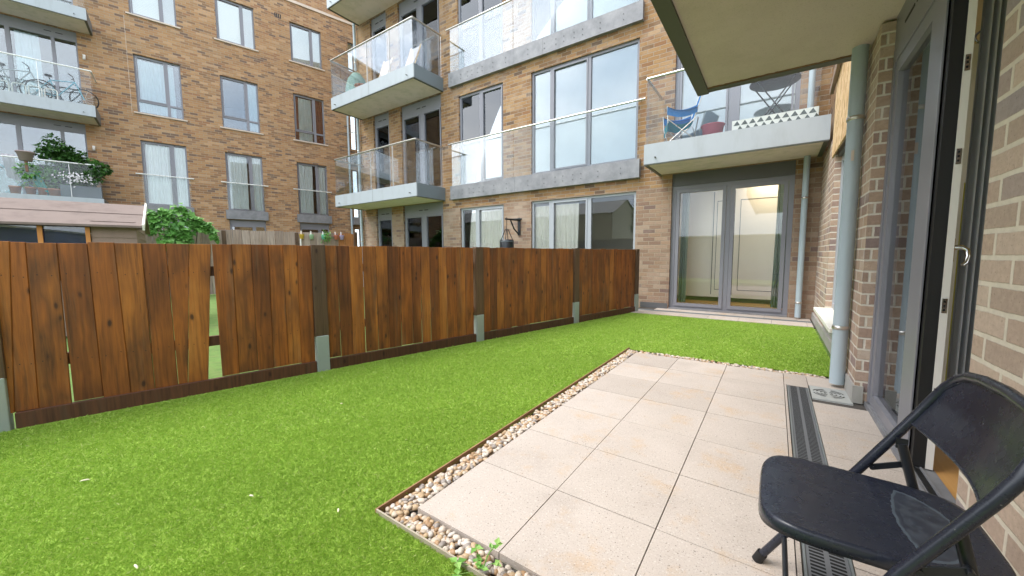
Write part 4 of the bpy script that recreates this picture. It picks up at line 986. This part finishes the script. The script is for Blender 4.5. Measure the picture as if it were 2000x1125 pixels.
# blue camp chair
cc=thing('camp_chair','blue and teal folding camp chair on the balcony above the french door','chair',(-1.45,7.42,3.0),.35)
m=MB()
m.grid(lambda u,v:(.12+.18*v,-.24+.48*u,.38+.55*v+.03*math.sin(3.14*u)),10,8);obj('backrest',m,M['blue_cloth'],cc)
m=MB();m.grid(lambda u,v:(-.28+.42*v,-.24+.48*u,.40-.07*math.sin(3.14*v)-.03*math.sin(3.14*u)),10,8);m.grid(lambda u,v:(-.28,-.24+.48*u,.40-.16*v),6,3);obj('seat',m,M['teal_fab'],cc)
for y in (-.27,.27):
    m=MB();m.grid(lambda u,v:(-.30+.48*u,y-.03+.06*v,.62-.06*math.sin(3.14*u)-.04*(u)),10,3);m.grid(lambda u,v:(-.30+.48*u,y,.62-.06*math.sin(3.14*u)-.12*v),10,3);obj('armrest',m,M['blue_cloth'],cc)
m=MB()
for y in (-.26,.26):
    m.tube([(-.28,y,.02),(.16,y,.42)],.009,8);m.tube([(.2,y,.02),(-.28,y,.42)],.009,8);m.tube([(-.28,y,.36),(-.30,y,.64)],.009,8);m.tube([(.12,y,.36),(.30,y,.95)],.009,8)
for x in (-.28,.2): m.tube([(x,-.26,.02),(x,.26,.42)],.008,8);m.tube([(x,.26,.02),(x,-.26,.42)],.008,8)
obj('leg_frame',m,M['rail'],cc)
# bistro table
bt=thing('bistro_table','round dark folding bistro table with crossed legs on the balcony','table',(-.13,7.42,3.0),.1)
obj('tabletop',MB().lathe([(0,.80),(.33,.80),(.335,.79),(.335,.775),(.32,.765),(0,.765)],(0,0,0),36),M['tabletop'],bt)
for y in (-.2,.2):
    obj('leg',MB().tube([(-.28,y,.0),(.24,y,.77)],.010,8),M['black_metal'],bt);obj('leg',MB().tube([(.28,y*.9,.0),(-.24,y*.9,.77)],.010,8),M['black_metal'],bt)
m=MB();m.tube([(-.27,-.2,.03),(-.27,.2,.03)],.009,8);m.tube([(.27,-.18,.03),(.27,.18,.03)],.009,8);m.tube([(-.2,-.2,.14),(.24,.18,.1)],.008,8)
obj('stretcher',m,M['black_metal'],bt)
bw=thing('plastic_bowl','raspberry pink plastic tub beside the camp chair on the balcony','tub',(-.97,7.4,3.0))
m=MB();m.lathe([(0,0),(.13,0),(.17,.26),(.18,.27),(.165,.27),(.12,.02),(0,.02)],(0,0,0),24);obj('tub_body',m,M['pink'],bw)
obj('rim',MB().lathe([(.168,.262),(.185,.266),(.185,.28),(.166,.281)],(0,0,0),24),M['pink'],bw)
rg=thing('patterned_screen','white low screen with black triangles along the balcony edge','screen',(-.66,7.12,3.02))
rg2=MB();rg2.box(0,1.08,0,.02,0,.19,0);n_=10
for k in range(n_):
    x=.02+k*1.05/n_;rg2.face([(x,-.002,.11),(x+.09,-.002,.11),(x+.05,-.002,.18)],m=1);rg2.face([(x+.05,-.002,.03),(x+.14,-.002,.03),(x+.09,-.002,.10)],m=1)
obj('screen_panel',rg2,[M['zig_w'],M['zig_b']],rg)
# wing balcony things
dk=thing('deck_chair','folded timber deck chairs leaning behind the glass of the upper wing balcony','chair',(-9.5,7.55,6.08))
m=MB()
for x in (-.9,-.5,.35,.75): m.prism((x,0,0),(x+.22,.25,1.0),(.02,0,0),(0,.012,0))
for z in (.3,.7): m.prism((-.85+z*.2,z*.25,z),(-.45+z*.2,z*.25,z),(0,.01,0),(0,0,.02));m.prism((.40+z*.2,z*.25,z),(.8+z*.2,z*.25,z),(0,.01,0),(0,0,.02))
obj('timber_frame',m,M['osb'],dk)
m=MB();m.grid(lambda u,v:(-.83+.2*v+.36*u,-.02+.25*v,.15+.8*v),6,6);m.grid(lambda u,v:(.42+.2*v+.34*u,-.02+.25*v,.15+.8*v),6,6);obj('canvas',m,M['white_cloth'],dk)
gc=thing('covered_furniture','sage green fabric cover draped over furniture at the corner of the upper wing balcony','cover',(-11.2,7.5,6.08))
m=MB();m.lathe([(.36,0),(.34,.3),(.26,.6),(.12,.78),(.02,.82)],(0,0,0),16);obj('cover_cloth',m,M['sage'],gc)
tp=thing('terracotta_bowl','terracotta bowl standing beside the green cover on the upper wing balcony','plant pot',(-10.72,7.35,6.08))
obj('bowl',MB().lathe([(0,0),(.12,0),(.2,.22),(.22,.24),(.19,.24),(0,.16)],(0,0,0),18),M['terracotta'],tp)
# ------------------------------------------------------------------ things on the left building balconies
def Aw(s,n,z): return (frame_loc(DA)[0]+.9703*n+.2422*s,frame_loc(DA)[1]-.2422*n+.9703*s,z)
def bike(label,s,n,colr,lean):
    t=thing('bicycle',label,'bicycle',Aw(s,n,6.08),AL,'bicycles stored on the balcony')
    for yy in (-.52,.52):
        w=MB();w.tube([(0,yy+.33*math.cos(a),.34+.33*math.sin(a)) for a in [k*math.pi/12 for k in range(24)]],.018,8,closed=True)
        wh=obj('wheel',w,M['black'],t);sp_=MB()
        for k in range(10):
            a=k*math.pi/5;sp_.tube([(0,yy,.34),(0,yy+.32*math.cos(a),.34+.32*math.sin(a))],.003,4)
        obj('spoke',sp_,M['rail'],wh)
    fm=MB();P={'r':(0,-.52,.34),'b':(0,-.08,.30),'s':(0,-.2,.78),'h':(0,.34,.86),'f':(0,.52,.34)}
    for a,b in (('r','b'),('b','s'),('s','h'),('b','h'),('r','s'),('h','f')): fm.tube([P[a],P[b]],.017,8)
    obj('frame',fm,plain('bike_paint',colr,.4),t)
    hb=MB();hb.tube([(0,.33,.86),(0,.31,1.0)],.012,8);hb.tube([(-.28,.24,1.02),(-.1,.31,1.0),(.1,.31,1.0),(.28,.24,1.02)],.013,8);obj('handlebar',hb,M['black_metal'],t)
    sd=MB();sd.tube([(0,-.2,.78),(0,-.22,.9)],.012,8);sd.lathe([(0,0),(.09,0),(.08,.04),(0,.05)],(0,-.23,.9),12);obj('saddle',sd,M['black'],t);return t
bike('pale blue bicycle parked behind the balcony glass, nearer the brick wall',-2.65,.45,(.15,.38,.48),0)
bike('grey bicycle parked behind the balcony glass beside the white hoops',-3.55,.65,(.30,.32,.34),0)
t=thing('hoop_rack','low white rack of rounded hoops standing in front of the bicycles','rack',Aw(-3.45,.92,6.1),AL)
m=MB()
for k in range(5):
    s=-.75+k*.32;m.tube([(0,s,0),(0,s,.30),(0,s+.03,.34),(0,s+.23,.34),(0,s+.26,.30),(0,s+.26,0)],.018,8)
obj('hoop',m,M['white'],t)
# first floor: planter, shrubs, pots, airer
zf=3.03
t=thing('planter_box','grey planter box with leafy shrub and white flowers on the low left balcony','planter',Aw(-2.3,.85,zf),AL)
obj('box',MB().box(-.15,.15,-.5,.42,0,.42),M['greypot'],t)
pmb=bush('x',None,(.36,.60,.48),2600,.12,None,21);q=obj('foliage',pmb,M['leaf'],t);q.location=(.05,-.15,.92)
pmb=bush('x',None,(.3,.42,.30),900,.11,None,22);q=obj('foliage',pmb,M['leaf'],t);q.location=(.0,-.55,1.36)
fl=MB();rs=random.Random(8)
for k in range(110):
    c=Vector((.30+rs.uniform(-.06,.08),-.06+rs.gauss(0,.2),.66+rs.gauss(0,.09)));
    for j in range(4): fl.leaf(c,(rs.gauss(.3,1),rs.gauss(0,1),rs.gauss(0,1)),(1,0,0),.035,.014)
obj('flower',fl,M['flower'],t)
t=thing('potted_shrub','loose yellow-green shrub growing behind the balcony glass among terracotta pots','plant',Aw(-3.15,.8,zf),AL)
pmb=bush('x',None,(.3,.5,.5),1000,.10,None,23);q=obj('foliage',pmb,M['ivy'],t);q.location=(0,0,.68);obj('stem',MB().tube([(0,0,.1),(0,0,.6)],.015,6),M['bark'],t)
for (s,lb,r_) in ((-3.72,'terracotta pot on the left end of the low balcony row',.12),(-3.42,'terracotta pot below the teal cloth on the low balcony',.11),(-3.18,'small terracotta pot under the shrub on the low balcony',.10),(-2.93,'tall terracotta pot next to the grey planter box',.14)):
    t=thing('terracotta_pot',lb,'plant pot',Aw(s,.93,zf),AL,'terracotta pots on the low balcony')
    obj('pot_body',MB().lathe([(0,0),(r_*.75,0),(r_,.22),(r_*1.08,.22),(r_*1.08,.27),(r_*.9,.27),(0,.2)],(0,0,0),18),M['terracotta'],t)
    obj('soil',MB().lathe([(0,.235),(r_*.9,.235)],(0,0,0),18),M['bark'],t)
t=thing('rail_planter','mauve-grey pot clipped over the handrail of the low left balcony','plant pot',Aw(-3.42,1.1,4.1),AL)
obj('pot_body',MB().lathe([(0,-.02),(.13,-.02),(.18,.22),(.2,.22),(.2,.26),(.17,.26),(0,.2)],(0,0,0),20),plain('mauve_pot',(.33,.25,.25),.7),t)
obj('saddle_leg',MB().box(-.03,.03,-.03,.03,-.35,-.02),plain('brown_plastic',(.2,.1,.06),.6),t)
t=thing('clothes_airer','blue wire clothes airer standing on the low left balcony','airer',Aw(-3.6,.6,zf),AL)
m=MB()
for a,b in (((0,-.4,0),(.1,.5,.9)),((0,.5,0),(.1,-.4,.9)),((.25,-.4,0),(.3,.5,.85)),((.25,.5,0),(.3,-.4,.95))): m.tube([a,b],.01,6)
for k in range(5): m.tube([(.05,-.4+.2*k,.75+.03*k),(.45,-.4+.2*k,.75+.03*k)],.006,6)
obj('wire_frame',m,plain('blue_wire',(.25,.5,.6),.4),t)
for (s,w,z0,z1,mt,lb) in ((-3.78,.24,3.55,4.25,'white_cloth','white cloth hanging over the rail end of the airer'),(-3.3,.22,3.25,3.75,'teal_cloth','crumpled teal cloth hanging on the airer behind the glass')):
    m=MB();m.grid(lambda u,v:(.03*math.sin(u*12+v*3),-w/2+w*u+(.16*(1-v) if mt=='teal_cloth' else .06*(1-v)),(z1-z0)*v-(.1*(1-v)*u)),14,8)
    tag(obj('hanging_cloth',m,M[mt],None,Aw(s,.98,z0)),lb,'cloth').rotation_euler=(0,0,AL)

# ------------------------------------------------------------------ weed by the edging
wd=thing('weed','leafy green weed growing through the pebbles at the front edging','plant',(-.80,.955,-.02))
rs=random.Random(4);m=MB();st=MB()
for (dx,dy,h,L) in ((-.035,.01,.075,.032),(.045,.03,.11,.034),(.0,-.02,.06,.03),(-.07,-.05,.045,.04),(.03,-.03,.055,.03),(-.04,-.08,.035,.038),(.06,0,.07,.028),(.02,.035,.08,.026),(-.02,.0,.05,.025)):
    st.tube([(0,0,0),(dx*.5,dy*.5,h*.7),(dx,dy,h)],.0014,6)
    for k in range(3):
        a=rs.uniform(0,6.28);m.leaf((dx,dy,h),(math.cos(a),math.sin(a),rs.uniform(-.1,.5)),(0,0,1),L*rs.uniform(.7,1),L*.36,0,rs.random())
obj('foliage',m,M['weed'],wd);obj('stem',st,M['weed'],wd)

# ------------------------------------------------------------------ behind the camera (seen only in reflections)
wh=thing('warehouse','beige clad warehouse with corrugated roof standing behind the garden','building',(-16,-12,0))
m=MB();
m.face([(-14,2,0),(6.4,2,0),(6.4,2,4.1),(-14,2,4.1)][::-1]);m.face([(6.4,2,0),(6.4,-4,0),(6.4,-4,4.1),(6.4,-1,5.3),(6.4,2,4.1)][::-1]);m.face([(-14,-4,0),(6.4,-4,0),(6.4,-4,4.1),(-14,-4,4.1)]);m.face([(-14,2,0),(-14,2,4.1),(-14,-1,5.3),(-14,-4,4.1),(-14,-4,0)][::-1])
obj('wall',m,M['clad'],wh)
m=MB();m.face([(-14,2.1,4.08),(6.5,2.1,4.08),(6.5,-1,5.34),(-14,-1,5.34)]);m.face([(-14,-4.1,4.08),(-14,-1,5.34),(6.5,-1,5.34),(6.5,-4.1,4.08)]);obj('roof',m,M['clad_roof'],wh)
gw=thing('garden_wall','grey block wall with pale coping at the back of the garden','wall',(0,-3.6,0))
obj('blockwork',MB().box(-14,4,-.1,.1,-.1,1.9),M['block'],gw);obj('coping',MB().box(-14,4,-.14,.14,1.902,1.96),M['sill'],gw)
tr=thing('tree','dark leafy tree standing beside the warehouse behind the camera','tree',(-7.0,-9,0))
obj('trunk',MB().tube([(0,0,0),(.1,0,1.5),(0,.1,3)],[.15,.12,.06],10),M['bark'],tr)
pmb=bush('x',None,(1.3,1.1,1.4),2600,.2,None,31);q=obj('crown',pmb,M['leaf'],tr);q.location=(0,0,3.4)

# ------------------------------------------------------------------ light
w=bpy.data.worlds.new('World');sc.world=w;w.use_nodes=True;nt=w.node_tree;nt.nodes.clear()
out=nt.nodes.new('ShaderNodeOutputWorld');bg=nt.nodes.new('ShaderNodeBackground');sky=nt.nodes.new('ShaderNodeTexSky')
sky.sky_type='NISHITA';sky.sun_disc=False;sky.sun_elevation=R(58);sky.sun_rotation=R(222);sky.air_density=1;sky.dust_density=2.5
tc=nt.nodes.new('ShaderNodeTexCoord');mp=nt.nodes.new('ShaderNodeMapping');mp.inputs['Scale'].default_value=(1,1,2.2)
no=nt.nodes.new('ShaderNodeTexNoise');no.inputs['Scale'].default_value=2.2;no.inputs['Detail'].default_value=6
rp=nt.nodes.new('ShaderNodeValToRGB');rp.color_ramp.elements[0].position=.35;rp.color_ramp.elements[0].color=(5.2,6.1,7.3,1);rp.color_ramp.elements[1].position=.68;rp.color_ramp.elements[1].color=(10.5,10.7,10.8,1)
mx=nt.nodes.new('ShaderNodeMix');mx.data_type='RGBA';mx.inputs[0].default_value=.85
nt.links.new(tc.outputs['Generated'],mp.inputs[0]);nt.links.new(mp.outputs[0],no.inputs[0]);nt.links.new(no.outputs[0],rp.inputs[0])
nt.links.new(sky.outputs[0],mx.inputs[6]);nt.links.new(rp.outputs[0],mx.inputs[7]);nt.links.new(mx.outputs[2],bg.inputs[0]);bg.inputs[1].default_value=.12;nt.links.new(bg.outputs[0],out.inputs[0])
sl=bpy.data.lights.new('Sun','SUN');sl.energy=1.1;sl.angle=R(28);sl.color=(1,.96,.9);so=bpy.data.objects.new('Sun',sl);COL.objects.link(so)
el,az=R(58),R(222)
sd=Vector((math.sin(az)*math.cos(el),math.cos(az)*math.cos(el),math.sin(el)))  # towards the sun
so.rotation_euler=sd.to_track_quat('Z','Y').to_euler()

# ------------------------------------------------------------------ camera
cam=bpy.data.cameras.new('camera');co=bpy.data.objects.new('camera',cam);COL.objects.link(co);sc.camera=co
cam.sensor_width=36;cam.lens=36*737.25/2000;cam.clip_start=.05;cam.clip_end=400
yaw,pitch,roll=R(34.793),R(4.971),R(-.2495)
f=Vector((-math.sin(yaw)*math.cos(pitch),math.cos(yaw)*math.cos(pitch),-math.sin(pitch)));r=Vector((math.cos(yaw),math.sin(yaw),0));u=r.cross(f)
r2=r*math.cos(roll)+u*math.sin(roll);u2=-r*math.sin(roll)+u*math.cos(roll)
mt=Matrix(((r2.x,u2.x,-f.x,0),(r2.y,u2.y,-f.y,0),(r2.z,u2.z,-f.z,1.1),(0,0,0,1)))
co.matrix_world=mt
sc.view_settings.view_transform='Standard';sc.view_settings.look='None';sc.view_settings.gamma=1;sc.view_settings.exposure=1.55
sc.cycles.max_bounces=8;sc.cycles.transparent_max_bounces=16;sc.cycles.sample_clamp_indirect=6
